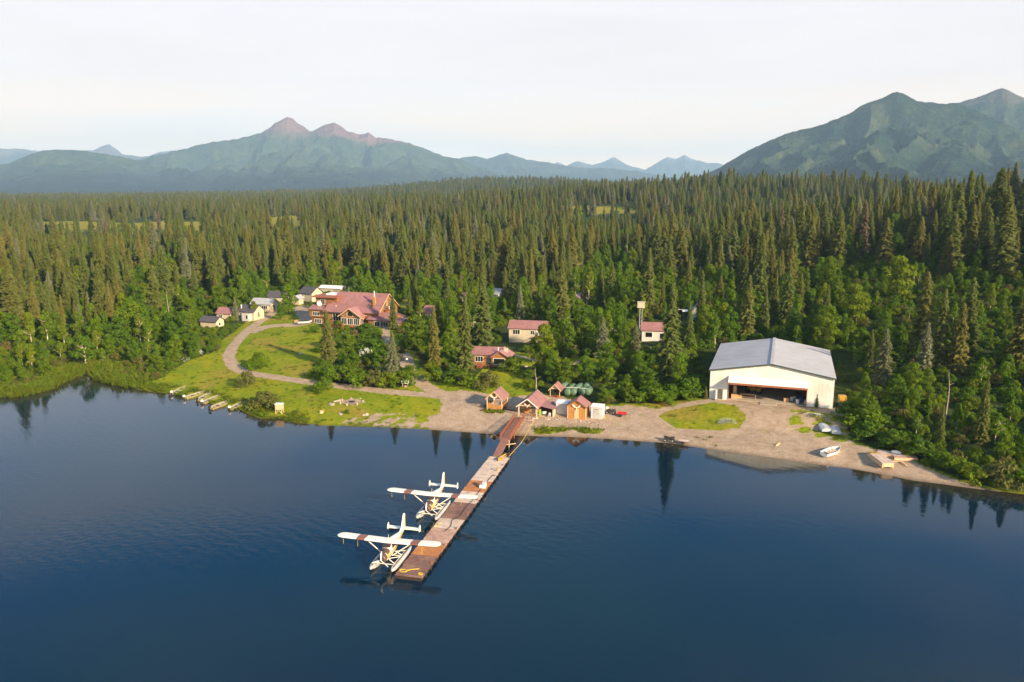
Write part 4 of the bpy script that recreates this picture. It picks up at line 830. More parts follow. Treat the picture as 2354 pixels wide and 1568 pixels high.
# ------------------------------------------------------------------ boats
def hull(L,B,Hd,outer,inner,t,open_=True,transomw=.85):
    st=[]
    for k in range(9):
        q=k/8; y=-L/2+L*q; w_=B/2*(transomw+(1-transomw)*min(1,q/.35)) if q<.5 else B/2*max(.02,(1-((q-.5)/.5)**2.2)); rise=.28*Hd*max(0,(q-.55)/.45)**2; st.append((y,w_,rise+Hd*.9*max(0,(q-.8)/.2)**2*.5,Hd+rise))
    o=[[(-w_,y,zt),(-w_*.86,y,zk+Hd*.22),(0,y,zk),(w_*.86,y,zk+Hd*.22),(w_,y,zt)] for y,w_,zk,zt in st]
    m=MB(); m.loft(o,cap=False,closed=False); m.add(o[0],[(0,1,2,3,4)])
    ho_=m.obj('hull',outer,t)
    if open_:
        i_=[[(-w_*.93,y*.985,zt+.0),(-w_*.80,y*.985,zk+Hd*.26),(0,y*.985,zk+.08),(w_*.80,y*.985,zk+Hd*.26),(w_*.93,y*.985,zt+.0)] for y,w_,zk,zt in st]
        m=MB(); m.loft(i_,cap=False,closed=False); m.add([(x,y,z) for x,y,z in i_[0]],[(0,1,2,3,4)]); m.obj('inside',inner,t)
        g=MB()
        for a,b,c,d in zip(o[:-1],o[1:],i_[:-1],i_[1:]):
            for s_ in (0,4): g.add([Vector(a[s_])+Vector((0,0,.02)),Vector(b[s_])+Vector((0,0,.02)),Vector(d[s_])+Vector((0,0,.02)),Vector(c[s_])+Vector((0,0,.02))],[(0,1,2,3)])
        g.obj('gunwale',outer,t)
    return st
def skiff(p0,p1,label,white,motor=True):
    a=Vector((*U(*p0,.25),0)); b=Vector((*U(*p1,.35),0)); d=b-a; L=min(6.4,d.length); c=a+d.normalized()*L/2
    t=thing('skiff',label,'skiff',(c.x,c.y,-.08),math.atan2(-d.x,d.y),'camouflage skiffs drawn up at the shore'); t.rotation_euler.x=R(1.5)
    st=hull(L,1.75,.62,M['camo'],M['camoin'],t)
    for q in (-.25,.0,.22): MB().box(-.72,.72,L*q-.16,L*q+.16,.36,.42).obj('thwart',M['alu'],t)
    MB().box(-.45,.45,L*.30,L*.36,.52,.56).obj('bow_deck',M['alu'],t); MB().box(-.25,.3,-.2*L,-.12*L,.2,.5).obj('gear_box',M['darkwood'],t)
    if motor:
        mo=MB().loft([[(-.16,-L/2-.45,.75),(.16,-L/2-.45,.75),(.16,-L/2-.02,.75),(-.16,-L/2-.02,.75)],[(-.2,-L/2-.5,.95),(.2,-L/2-.5,.95),(.2,-L/2+.02,.98),(-.2,-L/2+.02,.98)],[(-.15,-L/2-.42,1.2),(.15,-L/2-.42,1.2),(.15,-L/2-.05,1.22),(-.15,-L/2-.05,1.22)]]).obj('outboard_motor',M['white' if white else 'steel'],t)
        MB().box(-.06,.06,-L/2-.32,-L/2-.12,-.4,.75).obj('motor_leg',M['steel'],mo)
    return t
SK=[((396,905),(437,886),'camouflage skiff farthest left, apart from the other skiffs',True),((425,915),(475,900),'skiff with reddish side, second from the left in the row',True),((455,920),(487,903),'short skiff third from left, tight against its neighbours',False),((466,926),(508,909),'skiff with white outboard, fourth from the left',True),((484,939),(529,922),'widest skiff, fifth from left, dark outboard at its stern',False),((529,940),(573,921),'skiff farthest right, bow against the olive bush',True)]
for q in SK: skiff(*q)
x,y,z=onground(1911,1043); t=thing('rowing_boat','white open rowing boat lying on the gravel beach','boat',(x,y,z+.05),R(-52)); hull(5.6,1.9,.72,M['white'],M['whitemetal'],t)
for q in (-1.4,0,1.2): MB().box(-.8,.8,q-.14,q+.14,.44,.50).obj('thwart',M['palewood'],t)
MB().bar((-.5,-1.9,.3),(.4,1.3,.55),.07).bar((.45,-1.7,.3),(-.1,.9,.55),.07).obj('oar',M['palewood'],t); MB().box(-.5,.4,-2.2,-1.6,.2,.45).obj('gear_bundle',M['steel'],t); t.rotation_euler.y=R(8)
def upturned(px,py,rz,label,L):
    x,y,z=onground(px,py); t=thing('upturned_boat',label,'boat',(x,y,z+.72),rz,'upturned boats by the hangar'); t.rotation_euler=(0,R(180),rz); hull(L,1.95,.70,M['whitemetal'],M['alu'],t,False,.95)
    for xx in (-.4,.4): MB().box(xx-.04,xx+.04,-L/2,L*.2,.03,.09).obj('strake',M['alu'],t)
    return t
upturned(1893,984,R(-8),'grey upturned boat with rounded bow, left of the pair below the hangar',5.2)
upturned(1919,990,R(-14),'pale upturned boat with blunt bow, right of the pair below the hangar',4.9)
# stacked dock sections on the beach
t=thing('stacked_dock_section','weathered dock section with yellow corner, stacked on the right of the beach','dock section',onground(2010,1060),R(-62),'dock sections stored on the beach')
mb=MB(); 
for k in range(22): mb.box(-.1+k*.29,.16+k*.29,0+rs.uniform(-.05,.05),2.2+rs.uniform(-.05,.05),.5,.57)
o=mb.obj('deck_boards',M['deckgrey'],t); MB().box(-.1,6.2,.1,.3,-.4,.49).box(-.1,6.2,1.9,2.1,-.4,.49).box(6.0,6.25,.3,1.9,-.2,.49).obj('frame',M['palewood'],t)
MB().box(.1,1.3,.15,1.6,.575,.62).obj('yellow_panel',M['yellow'],o)
A_=onground(2010,1062); 
t.location=(*U(1993,1038,1.5),gz(*U(1993,1038,1.2))+.1); t.rotation_euler=(0,0,math.atan2(U(2033,1068,1)[1]-U(1993,1038,1)[1],U(2033,1068,1)[0]-U(1993,1038,1)[0]))
for k,(px,py,rz,lab,mm) in enumerate([(2046,1046,-20,'flat grey dock section lying behind the yellow-cornered one','deckgrey'),(2078,1052,-8,'brownish dock section farthest right, half in the brush','deckpink')]):
    x,y,z=onground(px,py); q=thing('stacked_dock_section',lab,'dock section',(x,y,z),R(rz),'dock sections stored on the beach'); mb=MB()
    for j in range(14): mb.box(-2+j*.29,-2+.26+j*.29,-1.2+rs.uniform(-.05,.05),1.2+rs.uniform(-.05,.05),.34,.40)
    mb.obj('deck_boards',M[mm],q); MB().box(-2,2.05,-1.1,-.9,-.3,.335).box(-2,2.05,.9,1.1,-.3,.335).obj('frame',M['palewood'],q)
x,y,z=onground(2060,1047); small('white_float',MB().loft([[(-.2,-.8,.1),(.2,-.8,.1),(.15,-.8,.35),(-.15,-.8,.35)],[(-.3,0,0),(.3,0,0),(.25,0,.5),(-.25,0,.5)],[(-.2,.8,.1),(.2,.8,.1),(.15,.8,.35),(-.15,.8,.35)]]),M['white'],'short white float lying on the grey dock section','float',(x,y,z+.42),R(55))
for (a,b,lb) in [((2052,1064),(2098,1060),'long loose board sticking out right of the stacked sections'),((2070,1062),(2085,1073),'short loose board below the stacked sections')]:
    p=Vector(onground(*a,.25)); q=Vector(onground(*b,.2)); small('board',MB().bar((0,0,0),q-p,.24,.07),M['palewood'],lb,'board',tuple(p))
# ------------------------------------------------------------------ shore furniture
x,y,z=onground(643,950); t=thing('pump_box','pale square box on braced wooden legs at the water edge','box stand',(x,y,z),R(-5))
MB().box(-.75,.75,-.6,.6,.95,2.15).obj('box',M['palewood'],t); MB().box(-.85,.85,-.7,.7,2.15,2.24).obj('lid',M['white'],t)
for sx in (-.68,.68):
    for sy in (-.52,.52): MB().box(sx-.06,sx+.06,sy-.06,sy+.06,-.5,.95).obj('leg',M['palewood'],t)
MB().bar((-.68,-.56,.1),(0,-.56,.9),.07).bar((.68,-.56,.1),(0,-.56,.9),.07).obj('brace',M['palewood'],t)
x,y,z=onground(643,953); 
def rock(loc,s,label,mat='rock',seed=0,name='rock',cat='rock',group=None,flat=.6):
    bm=bmesh.new(); bmesh.ops.create_icosphere(bm,subdivisions=2,radius=1); r_=random.Random(seed); ph=[r_.uniform(0,6) for _ in range(6)]
    for v in bm.verts:
        k=1+.18*math.sin(3*v.co.x+ph[0])+.15*math.sin(4*v.co.y+ph[1])+.12*math.sin(5*v.co.z+ph[2]); v.co=Vector((v.co.x*k*s,v.co.y*k*s*.8,max(v.co.z*k*s*flat,-.15*s)))
    me=bpy.data.meshes.new(name); bm.to_mesh(me); bm.free(); me.materials.append(M[mat]); o=bpy.data.objects.new(name,me); COL.objects.link(o); tag(o,label,cat,group,loc,seed); return o
for k,(px,py,s_,lb) in enumerate([(762,931,.75,'pale boulder on the lawn left of the fire pit'),(783,953,.6,'pale boulder on the lawn below the fire pit'),(836,955,.5,'flat pale rock right of the lawn boulders, near bare ground'),(843,954,.6,'second flat pale rock beside the first near bare ground'),(691,814,.7,'grey stone in the middle of the upper lawn'),(549,893,.3,'small white stone near the skiffs'),(932,889,.4,'round stone under the white sign'),(1209,843,.5,'grey boulder on the grass behind the boat house')]): rock(onground(px,py),s_,lb,'rock',k+1,group='boulders on the lawn')
x,y,z=onground(739,949); t=thing('tree_stump','cut stump with orange flowers on the lawn by the shore','stump',(x,y,z)); MB().tube((0,0,-.2),(0,0,.5),.5,.4,12).obj('stump',M['palewood'],t); MB().loft([[(.1,-.3,.3),(.6,-.3,.3),(.6,.2,.3),(.1,.2,.3)],[(.3,-.2,.7),(.6,-.25,.8),(.7,.1,.7),(.3,.1,.75)]]).obj('flower_clump',M['yellow'],t)
x,y,z=onground(808,924); t=thing('fire_pit','ring of stones and seats on a gravel patch in the lawn','fire pit',(x,y,z))
for k in range(12):
    a=k*math.pi/6; o=rock((1.1*math.cos(a),1.1*math.sin(a),0),.28,'','rubble',k+30,'ring_stone'); del o['label'];del o['category']; o.parent=t
MB().tube((0,0,-.1),(0,0,.08),.85,n=12).obj('ash_bed',M['black'],t)
for k in range(7):
    a=k*.9; MB().tube((2.6*math.cos(a),2.6*math.sin(a),-.2),(2.6*math.cos(a),2.6*math.sin(a),.35),.2,n=9).obj('log_seat',M['snag'],t)
MB().bar((-4,-.5,.15),(-2.4,1.8,.15),.25).obj('bench_log',M['snag'],t)
x,y,z=onground(931.5,888); t=thing('sign_board','white sign board on two posts beside the path fork','sign',(x,y,z),R(-4)); MB().box(-.95,.95,-.04,.04,.65,1.4).obj('board',M['white'],t)
for sx in (-.62,.62): MB().box(sx-.06,sx+.06,-.02,.1,-.2,.9).obj('post',M['palewood'],t)
# row of stones on the beach bank
for k in range(46):
    q=k/45; px=1245+q*150+rs.uniform(-3,3); py=962+q*14+rs.uniform(-4,4); rock(onground(px,py),rs.uniform(.13,.34),'pale stone in the stone row edging the beach below the sheds','rock',100+k,group='stones edging the beach')
for k in range(16):
    px=rs.uniform(1380,1640); py=rs.uniform(968,1000); rock(onground(px,py),rs.uniform(.10,.22),'small loose stone scattered on the open gravel between sheds and hangar','rock',200+k,group='loose stones on the gravel')
# ------------------------------------------------------------------ lodge
def lodge():
    x,y,z=onground(715,744); ang=R(-19)
    t=thing('lodge','large brown timber lodge with faded red metal roofs and window bay above the lawn','lodge',(x,y,z),ang)
    LW=M['logwall']
    # left wing: two storeys in front, low shed roof, tall flat-roofed block behind
    m=MB().box(0,6.6,.5,6,-2,2.4); m.obj('lower_wall',M['logvert'],t)
    m=MB().box(-.35,6.6,0,3.2,2.4,4.9); m.obj('wall',LW,t)
    rf=MB(); rf.slab([(-.9,-.5,4.85),(6.4,-.5,4.85),(6.4,3.4,6.0),(-.9,3.4,6.0)],.14); rf.obj('wing_roof',M['redroof'],t)
    m=MB().box(.2,8.5,3.2,10,-2,8.6); m.obj('tower_wall',M['logvert'],t)
    rt=MB().box(-.8,9.0,2.3,10.6,8.6,9.0); ro=rt.obj('flat_roof',M['rust'],t); MB().box(2.2,8.4,6.5,10.2,9.0,9.5).obj('roof_hatch',M['white'],ro)
    window(t,.9,0,2.9,2.6,1.15,4); window(t,5.0,0,2.9,2.9,1.25,4); window(t,1.2,.5,.25,2.6,1.35,4)
    window(t,2.2,3.2,6.2,1.5,1.7,2)
    bl=MB().box(3.9,7.2,2.0,3.2,6.0,6.12).box(3.9,7.2,2.0,2.08,6.9,6.98)
    for q in (3.95,5.0,6.1,7.15): bl.box(q-.05,q+.05,2.0,2.08,6.1,6.95)
    bl.obj('balcony',M['redwood'],t)
    # main gable, ridge along the front
    gable(t,17.8,14,5.0,10.1,LW,M['redroof'],'x',.7,ox=7.2,oy=.6,roofname='main_roof',wallname='main_wall',trim=M['palewood'],skirt=4)
    lr=MB(); lr.slab([(5.6,-1.5,4.55),(13.0,-1.5,4.55),(13.0,2.2,6.75),(5.6,2.2,6.75)],.14); lr.obj('front_roof',M['redroof'],t)
    MB().box(6.6,13.0,-.5,.6,-3,4.75).obj('front_wall',LW,t)
    window(t,8.9,-.5,1.7,3.0,2.5,3)
    # bay with glazed gable
    b=MB(); b.prism([(13.0,-2.5),(20.2,-2.5),(20.2,3.9),(16.6,6.2),(13.0,3.9)],-2.6,4.5); b.obj('bay_wall',LW,t)
    br=MB(); 
    br.slab([(12.3,-3.3,3.52),(16.6,-3.3,6.28),(16.6,4.5,6.28),(12.3,4.5,3.52)],.14); br.slab([(16.6,-3.3,6.28),(20.9,-3.3,3.52),(20.9,4.5,3.52),(16.6,4.5,6.28)],.14); bo=br.obj('bay_roof',M['redroofy'],t)
    f=MB(); f.bar((12.3,-3.34,3.55),(16.6,-3.34,6.32),.06,.26); f.obj('fascia',M['palewood'],bo); f=MB(); f.bar((16.6,-3.34,6.32),(20.9,-3.34,3.55),.06,.26); f.obj('fascia',M['palewood'],bo)
    for q in (13.35,15.65,17.95): window(t,q,-2.6,1.05,1.9,2.0,3)
    def triwin(pts):
        n=len(pts); fr=MB(); 
        for i in range(n): fr.bar((pts[i][0],-2.66,pts[i][1]),(pts[(i+1)%n][0],-2.66,pts[(i+1)%n][1]),.08,.12)
        o=fr.obj('gable_window',M['palewood'],t); MB().add([(a,-2.63,b) for a,b in pts],[tuple(range(n))]).obj('pane',M['glass'],o)
    triwin([(15.6,3.75),(17.6,3.75),(17.6,4.9),(16.6,5.55),(15.6,4.9)]); triwin([(13.9,3.75),(15.35,3.75),(15.35,4.6)]); triwin([(17.85,3.75),(19.3,3.75),(17.85,4.6)])
    window(t,20.2,-2.1,1.05,1.5,2.0,2,'right')
    # deck under the bay
    d=MB().box(9.0,20.4,-4.4,-2.62,-.35,-.2); do=d.obj('deck',M['redwood'],t)
    for q in np.linspace(9.1,20.3,12): MB().box(q-.06,q+.06,-4.4,-4.28,-2.6,.65).obj('deck_post',M['redwood'],do)
    MB().box(9.0,20.4,-4.4,-4.3,.6,.7).obj('handrail',M['redwood'],do)
    # right low wing with its window strip
    gable(t,8.2,9,2.9,4.6,LW,M['redroof'],'x',.5,ox=22.4,oy=-1.2,z0=0,roofname='low_roof',wallname='low_wall',skirt=4)
    window(t,24.6,-1.2,.75,1.9,1.5,2); window(t,26.9,-1.2,.75,2.6,1.5,3)
    MB().box(30.6,33.6,-1,4,-4,2.2).obj('porch_wall',LW,t); MB().slab([(30.3,-1.5,2.25),(34.0,-1.5,2.25),(34.0,4.4,3.0),(30.3,4.4,3.0)],.12).obj('porch_roof',M['redroof'],t)
    window(t,32.2,-1,.4,1.0,1.4,1)
    # right gable end: balcony recess
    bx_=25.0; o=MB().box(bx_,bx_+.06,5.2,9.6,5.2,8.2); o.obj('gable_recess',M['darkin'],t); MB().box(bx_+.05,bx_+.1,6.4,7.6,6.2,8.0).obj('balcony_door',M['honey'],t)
    b2=MB().box(bx_,bx_+1.3,4.2,10.4,5.0,5.15).box(bx_+1.2,bx_+1.3,4.2,10.4,5.95,6.05)
    for q in (4.25,5.8,7.3,8.8,10.3): b2.box(bx_+1.2,bx_+1.3,q-.05,q+.05,5.1,6.0)
    b2.obj('gable_balcony',M['redwood'],t); MB().box(bx_+.6,bx_+.9,6.9,7.2,5.15,6.1).obj('hanging_shade',M['white'],t)
    # chimney, vents, dish
    c=MB().box(22.0,22.8,2.9,3.7,5.0,9.6).obj('chimney',M['honey'],t); MB().tube((22.4,3.3,9.6),(22.4,3.3,11.6),.2,n=10).obj('flue',M['whitemetal'],c)
    MB().tube((10.6,7.4,9.9),(10.6,7.4,12.0),.04,n=5).obj('antenna',M['whitemetal'],t)
    MB().tube((9.3,1.0,5.9),(9.3,1.0,6.6),.1,n=8).obj('roof_vent',M['white'],t)
    dm=[]; 
    for r_,q in ((.0,.32),(.4,.26),(.75,.12),(.98,0)): dm.append([(2.2+.72*0+r_*math.cos(a),2.4-.25-q*-.8,6.6+r_*math.sin(a)) for a in np.linspace(0,2*math.pi,15)[:-1]])
    MB().loft(dm[1:]).obj('satellite_dish',M['white'],t); MB().tube((2.2,2.5,5.6),(2.2,2.3,6.4),.06,n=6).obj('dish_pole',M['whitemetal'],t)
    return t
LG=lodge()
# ------------------------------------------------------------------ cabins
def cabin(px,py,label,W,D,h,hr,wall,roof,ridge='x',rz=RB,wins=(),dr=None,name='cabin',extra=None,trim=None,dz=0,grp=None):
    x,y,z=onground(px,py,dz); t=thing(name,label,'cabin',(x,y,z),rz,grp)
    gable(t,W,D,h,hr,M[wall],M[roof],ridge,.4,trim=M[trim] if trim else None,skirt=2)
    for w in wins: window(t,*w)
    if dr: door(t,*dr)
    return t
GC='cabins in the trees behind the beach'
cabin(461,752,'low cream cabin with charcoal roof, lowest left in the thicket',6.2,4.2,2.1,3.4,'cream','darkroof','x',R(-18),[(6.2,1.4,.6,.9,.9,1,'right')],None,grp=GC)
cabin(499,736,'small tan cabin with dull red roof above the charcoal-roofed one',5.4,5,2.5,4.2,'tan','redroof','x',R(-14),[(.9,0,.7,1.3,1.2,2)],None,grp=GC)
cb=cabin(549,735,'cream cabin with dark roof and porch box by the drive',6.6,5.4,3.1,5.0,'cream','darkroof','x',R(-22),[(6.6,1.9,1.5,1.0,1.2,2,'right'),(.6,0,1.5,1.0,1.0,2)],None,grp=GC)
MB().box(2.6,5.6,-1.4,.02,-1.2,2.5).obj('porch_box',M['offwhite'],cb); window(cb,4.3,-1.4,.8,.9,1.3,1); MB().tube((.6,1.0,3.4),(.6,1.0,5.2),.18,n=8).obj('stove_pipe',M['white'],cb)
cb=cabin(578,716,'long cabin with pale grey metal roof and small red deck',8.0,5.4,2.9,4.6,'tan','greyroof','x',R(-14),[(1.0,0,1.1,1.6,1.2,2),(4.4,0,1.1,2.2,1.2,3)],(8.0,1.6,.2,1.0,2.1,M['darkin'],'right'),grp=GC)
d=MB().box(6.6,9.9,-.9,2.6,-.1,.05).obj('deck',M['redwood'],cb); MB().box(6.6,9.9,-.9,-.82,.9,1.0).obj('handrail',M['redwood'],d)
for q in (6.7,7.8,8.9,9.85): MB().box(q-.05,q+.05,-.9,-.8,-1,.95).obj('deck_post',M['redwood'],d)
cabin(616,697,'cabin with dark purple roof half hidden behind the grey-roofed one',6.4,5,2.6,4.3,'tan','darkroof','x',R(-12),[(1.2,0,1.0,1.2,1.0,2)],None,grp=GC)
cabin(690,691,'white cabin with dark roof, gable turned to the right, behind the lodge',6.5,5.6,3.3,5.3,'cream','darkroof','x',R(-32),[(6.5,1.8,1.4,1.1,1.3,2,'right'),(1.2,0,1.4,1.0,1.2,2)],None,grp=GC)
cabin(672,700,'small yellow cream hut behind the birch beside the drive',3.0,3.0,2.4,3.4,'cream','greyroof','y',R(-20),[],(.9,0,.1,.9,1.9,M['palewood']),'hut',grp=GC)
cabin(735,676,'long shed with white roof directly behind the lodge',10,4.5,2.6,3.4,'tan','white','x',R(-19),[],None,'shed',grp=GC)
cb=cabin(1170,787,'tan cabin with faded red roof and outside stairs on the slope',10.5,6.2,4.3,6.0,'tan','redroof','x',R(-12),[(1.2,0,2.5,2.0,1.3,3),(6.4,0,2.6,1.0,1.1,2)],(7.9,0,2.2,.9,1.9,M['white']),grp=GC)
st=MB()
for k in range(9): st.box(8.6-.42*k*1.0-.0,9.0-.42*k,-1.25,-.2,1.95-.24*k,2.02-.24*k)
so_=st.obj('stairs',M['redwood'],cb); MB().bar((8.9,-1.25,2.9),(5.2,-1.25,.8),.08).obj('handrail',M['redwood'],so_); MB().box(7.6,9.4,-1.3,0,2.0,2.12).obj('landing',M['redwood'],cb)
cb=cabin(1087,839,'brown cottage with faded red hipped roof and rust red deck',7.0,6.0,2.9,4.3,'logwall','redroof','x',R(-10),[(.7,0,1.0,2.0,1.35,3),(3.9,0,.3,.9,1.9,2,'front',None,.09,4)],None,'cottage',grp=GC)
b=MB(); b.prism([(5.2,-1.5),(9.6,-1.5),(9.6,2.6),(7.4,4.0),(5.2,2.6)],-1.2,5); b.obj('front_wing',M['logwall'],cb)
b=MB(); b.slab([(4.7,-1.7,2.35),(7.4,-1.7,4.08),(7.4,5.4,4.08),(4.7,5.4,2.35)],.13); b.slab([(7.4,-1.7,4.08),(10.2,-1.7,2.3),(10.2,5.4,2.3),(7.4,5.4,4.08)],.13); b.obj('wing_roof',M['redroofy'],cb)
window(cb,5.8,-1.2,.7,2.9,1.5,1); MB().box(8.0,9.0,1.2,2.2,3.4,4.5).obj('chimney',M['tan'],cb); MB().tube((6.7,.5,3.9),(6.7,.5,4.8),.12,n=8).obj('roof_vent',M['white'],cb)
d=MB().box(1.0,5.1,-3.4,-.02,-.35,-.2).obj('deck',M['redwood'],cb)
for q in np.linspace(1.1,5.0,6): MB().box(q-.06,q+.06,-3.4,-3.28,-1.8,.75).obj('deck_post',M['redwood'],d)
MB().box(1.0,5.1,-3.4,-3.3,.7,.8).obj('handrail',M['redwood'],d); MB().box(1.5,2.9,-2.6,-1.4,-.2,.75).obj('deck_table',M['redwood'],d)
cb=cabin(1475,785,'white cabin with faded red roof behind the two tall spruces',8.2,6,3.3,5.0,'offwhite','redroof','x',R(-10),[(1.0,0,1.3,1.9,1.4,1),(5.0,0,.9,2.3,1.6,2)],None,grp=GC)
MB().box(5.6,7.4,-1.2,-.02,-.2,-.05).box(5.6,7.4,-1.2,-1.12,.6,.68).box(5.6,5.68,-1.2,-1.12,-.1,.6).box(7.32,7.4,-1.2,-1.12,-.1,.6).obj('porch',M['whitetrim'],cb)
for (px,py,lab,wl,rf_,W_,rot) in [(972,735,'small building with mauve red roof behind spruces right of the lodge','tan','redroof',6,-25),(1050,702,'little cabin whose purple red roof peeks out between spruces','tan','redroof',5,-30),(1118,690,'pale roofed cabin half hidden by the tallest central spruce','white','greyroof',6,-40),(1304,706,'cabin with red roof peak showing above the central thicket','tan','redroof',5.5,-28),(1082,764,'small pink roofed shed between two central spruces','tan','redroof',4.5,-12),(1590,735,'white hut behind the slim spruces right of the white cabin','white','greyroof',4,-12)]:
    cabin(px,py,lab,W_,5,2.7,4.5,'offwhite' if wl=='white' else wl,rf_,'y' if W_<6 else 'x',R(rot),[(W_*.3,0,1,1.1,1.0,2)],None,grp=GC)
# tower with box, mast with white hood
def ttop(px,py,basepy): 
    x,y,z=onground(px,basepy); v=(CY-py)/F; k=(v*y*cP-y*sP)/(cP+v*sP); return x,y,z,H+k-z
x,y,z,hh=ttop(1472,704,770); t=thing('water_tower','slim lattice mast carrying a pale boxy tank beside the white cabin','tower',(x,y,z),R(-10))
m=MB()
for sx in (-.35,.35):
    for sy in (-.35,.35): m.tube((sx,sy,-1),(sx,sy,hh-.3),.06,n=5)
for k in range(7): m.bar((-.35,-.35,k*hh/7),(.35,-.35,(k+1)*hh/7-.3),.05).bar((-.35,.35,k*hh/7),(-.35,-.35,(k+1)*hh/7-.3),.05)
m.obj('mast',M['whitemetal'],t); MB().box(-1.05,1.05,-.9,.9,hh-.3,hh+1.2).obj('tank_box',M['tan'],t); MB().box(-1.15,1.15,-1,1,hh+1.2,hh+1.3).box(-1.1,1.1,-.95,.95,hh-.4,hh-.3).obj('cap',M['tan'],t)
x,y,z,hh=ttop(1568,716,760); t=thing('light_mast','thin mast with white hooded panel between the slim spruces','mast',(x,y,z),0); MB().tube((0,0,-1),(0,0,hh+1.5),.09,n=6).obj('pole',M['steel'],t); MB().slab([(-.2,-.6,hh),(1.5,-.6,hh),(1.5,.6,hh+.4),(-.2,.6,hh+.4)],.15).obj('panel',M['white'],t); MB().bar((-1.3,0,hh+.6),(.4,0,hh+.6),.07).obj('arm',M['white'],t)
# blue tarp, parked car, small things around the lodge
x,y,z=onground(912,742); t=thing('tarp_cover','blue tarp stretched over a low frame behind the lodge right wing','tarp',(x,y,z),R(-20)); MB().slab([(-1.6,-1.5,1.9),(1.6,-1.5,1.7),(1.6,1.5,2.5),(-1.6,1.5,2.7)],.06).obj('sheet',M['blue'],t)
for sx in (-1.5,1.5):
    for sy in (-1.4,1.4): MB().box(sx-.05,sx+.05,sy-.05,sy+.05,-1,1.75).obj('post',M['palewood'],t)
x,y,z=onground(717,744.5); t=thing('jet_boat','dark covered boat on the gravel at the lodge left corner','boat',(x-2.2,y-.6,z+.25),R(-75)); hull(4.6,1.8,.8,M['whitemetal'],M['steel'],t); MB().loft([[(-.8,-2.1,.85),(.8,-2.1,.85),(.6,-2.1,1.1),(-.6,-2.1,1.1)],[(-.85,0,.9),(.85,0,.9),(.5,0,1.35),(-.5,0,1.35)],[(-.3,2.0,1.1),(.3,2.0,1.1),(.2,2.0,1.25),(-.2,2.0,1.25)]]).obj('cover',M['steel'],t)
x,y,z=onground(684,741); small('planter_box',MB().box(-1,1,-.6,.6,-.2,.6).loft([[(-.9,-.5,.6),(.9,-.5,.6),(.9,.5,.6),(-.9,.5,.6)],[(-.6,-.3,.85),(.6,-.3,.85),(.6,.3,.85),(-.6,.3,.85)]]),M['crate'],'low tan planter box by the parking area left of the lodge','planter',(x,y,z),R(-15))
x,y,z=onground(790,775); t=thing('flag_post','thin red post with box on the grass below the lodge deck','post',(x,y,z)); MB().tube((0,0,-.5),(0,0,4.2),.08,n=6).obj('pole',M['red'],t); MB().box(-.3,.3,-.2,.2,1.0,1.5).obj('box',M['blue'],t)
# ------------------------------------------------------------------ person walking on the path
def person():
    x,y,z=onground(935.5,836); t=thing('person','person in white shirt and dark trousers walking on the path','person',(x,y,z),R(200))
    V=[(0,0,.95),(0,0,1.15),(0,-.02,1.38),(0,-.02,1.50),(0,.0,1.62),(.19,0,1.40),(.25,.06,1.12),(.24,-.04,.88),(-.19,0,1.40),(-.25,-.05,1.12),(-.24,.07,.88),(.10,0,.90),(.11,-.10,.50),(.11,.04,.07),(.11,-.10,.03),(-.10,0,.90),(-.11,.08,.50),(-.11,.20,.09),(-.11,.08,.03)]
    E_=[(0,1),(1,2),(2,3),(3,4),(2,5),(5,6),(6,7),(2,8),(8,9),(9,10),(0,11),(11,12),(12,13),(13,14),(0,15),(15,16),(16,17),(17,18)]
    rad=[.145,.14,.15,.06,.105,.075,.05,.035,.075,.05,.035,.09,.065,.045,.04,.09,.065,.045,.04]
    me=bpy.data.meshes.new('body'); me.from_pydata(V,E_,[]); o=bpy.data.objects.new('body',me); COL.objects.link(o); o.parent=t; me.materials.append(M['skin'])
    sk_=o.modifiers.new('s','SKIN'); o.modifiers.new('u','SUBSURF').levels=1
    for v,r_ in zip(me.skin_vertices[0].data,rad): v.radius=(r_,r_)
    me.skin_vertices[0].data[0].use_root=True
    def shell(name,idx,edges,k,mat):
        m2=bpy.data.meshes.new(name); m2.from_pydata([V[i] for i in idx],[(idx.index(a),idx.index(b)) for a,b in edges],[]); q=bpy.data.objects.new(name,m2); COL.objects.link(q); q.parent=t; m2.materials.append(mat); q.modifiers.new('s','SKIN'); q.modifiers.new('u','SUBSURF').levels=1
        for v,i in zip(m2.skin_vertices[0].data,idx): v.radius=(rad[i]*k,rad[i]*k)
        m2.skin_vertices[0].data[0].use_root=True
    shell('shirt',[0,1,2,5,6,8,9],[(0,1),(1,2),(2,5),(5,6),(2,8),(8,9)],1.13,M['shirt'])
    shell('trousers',[0,11,12,13,15,16,17],[(0,11),(11,12),(12,13),(0,15),(15,16),(16,17)],1.15,M['trousers'])
    h_=MB(); rr_=[]
    for zz,r_ in ((1.60,.09),(1.66,.115),(1.72,.11),(1.77,.05)): rr_.append([(r_*math.cos(a),.02+r_*math.sin(a),zz) for a in np.linspace(0,2*math.pi,11)[:-1]])
    h_.loft(rr_).obj('hair',M['hair'],t,True)
person()
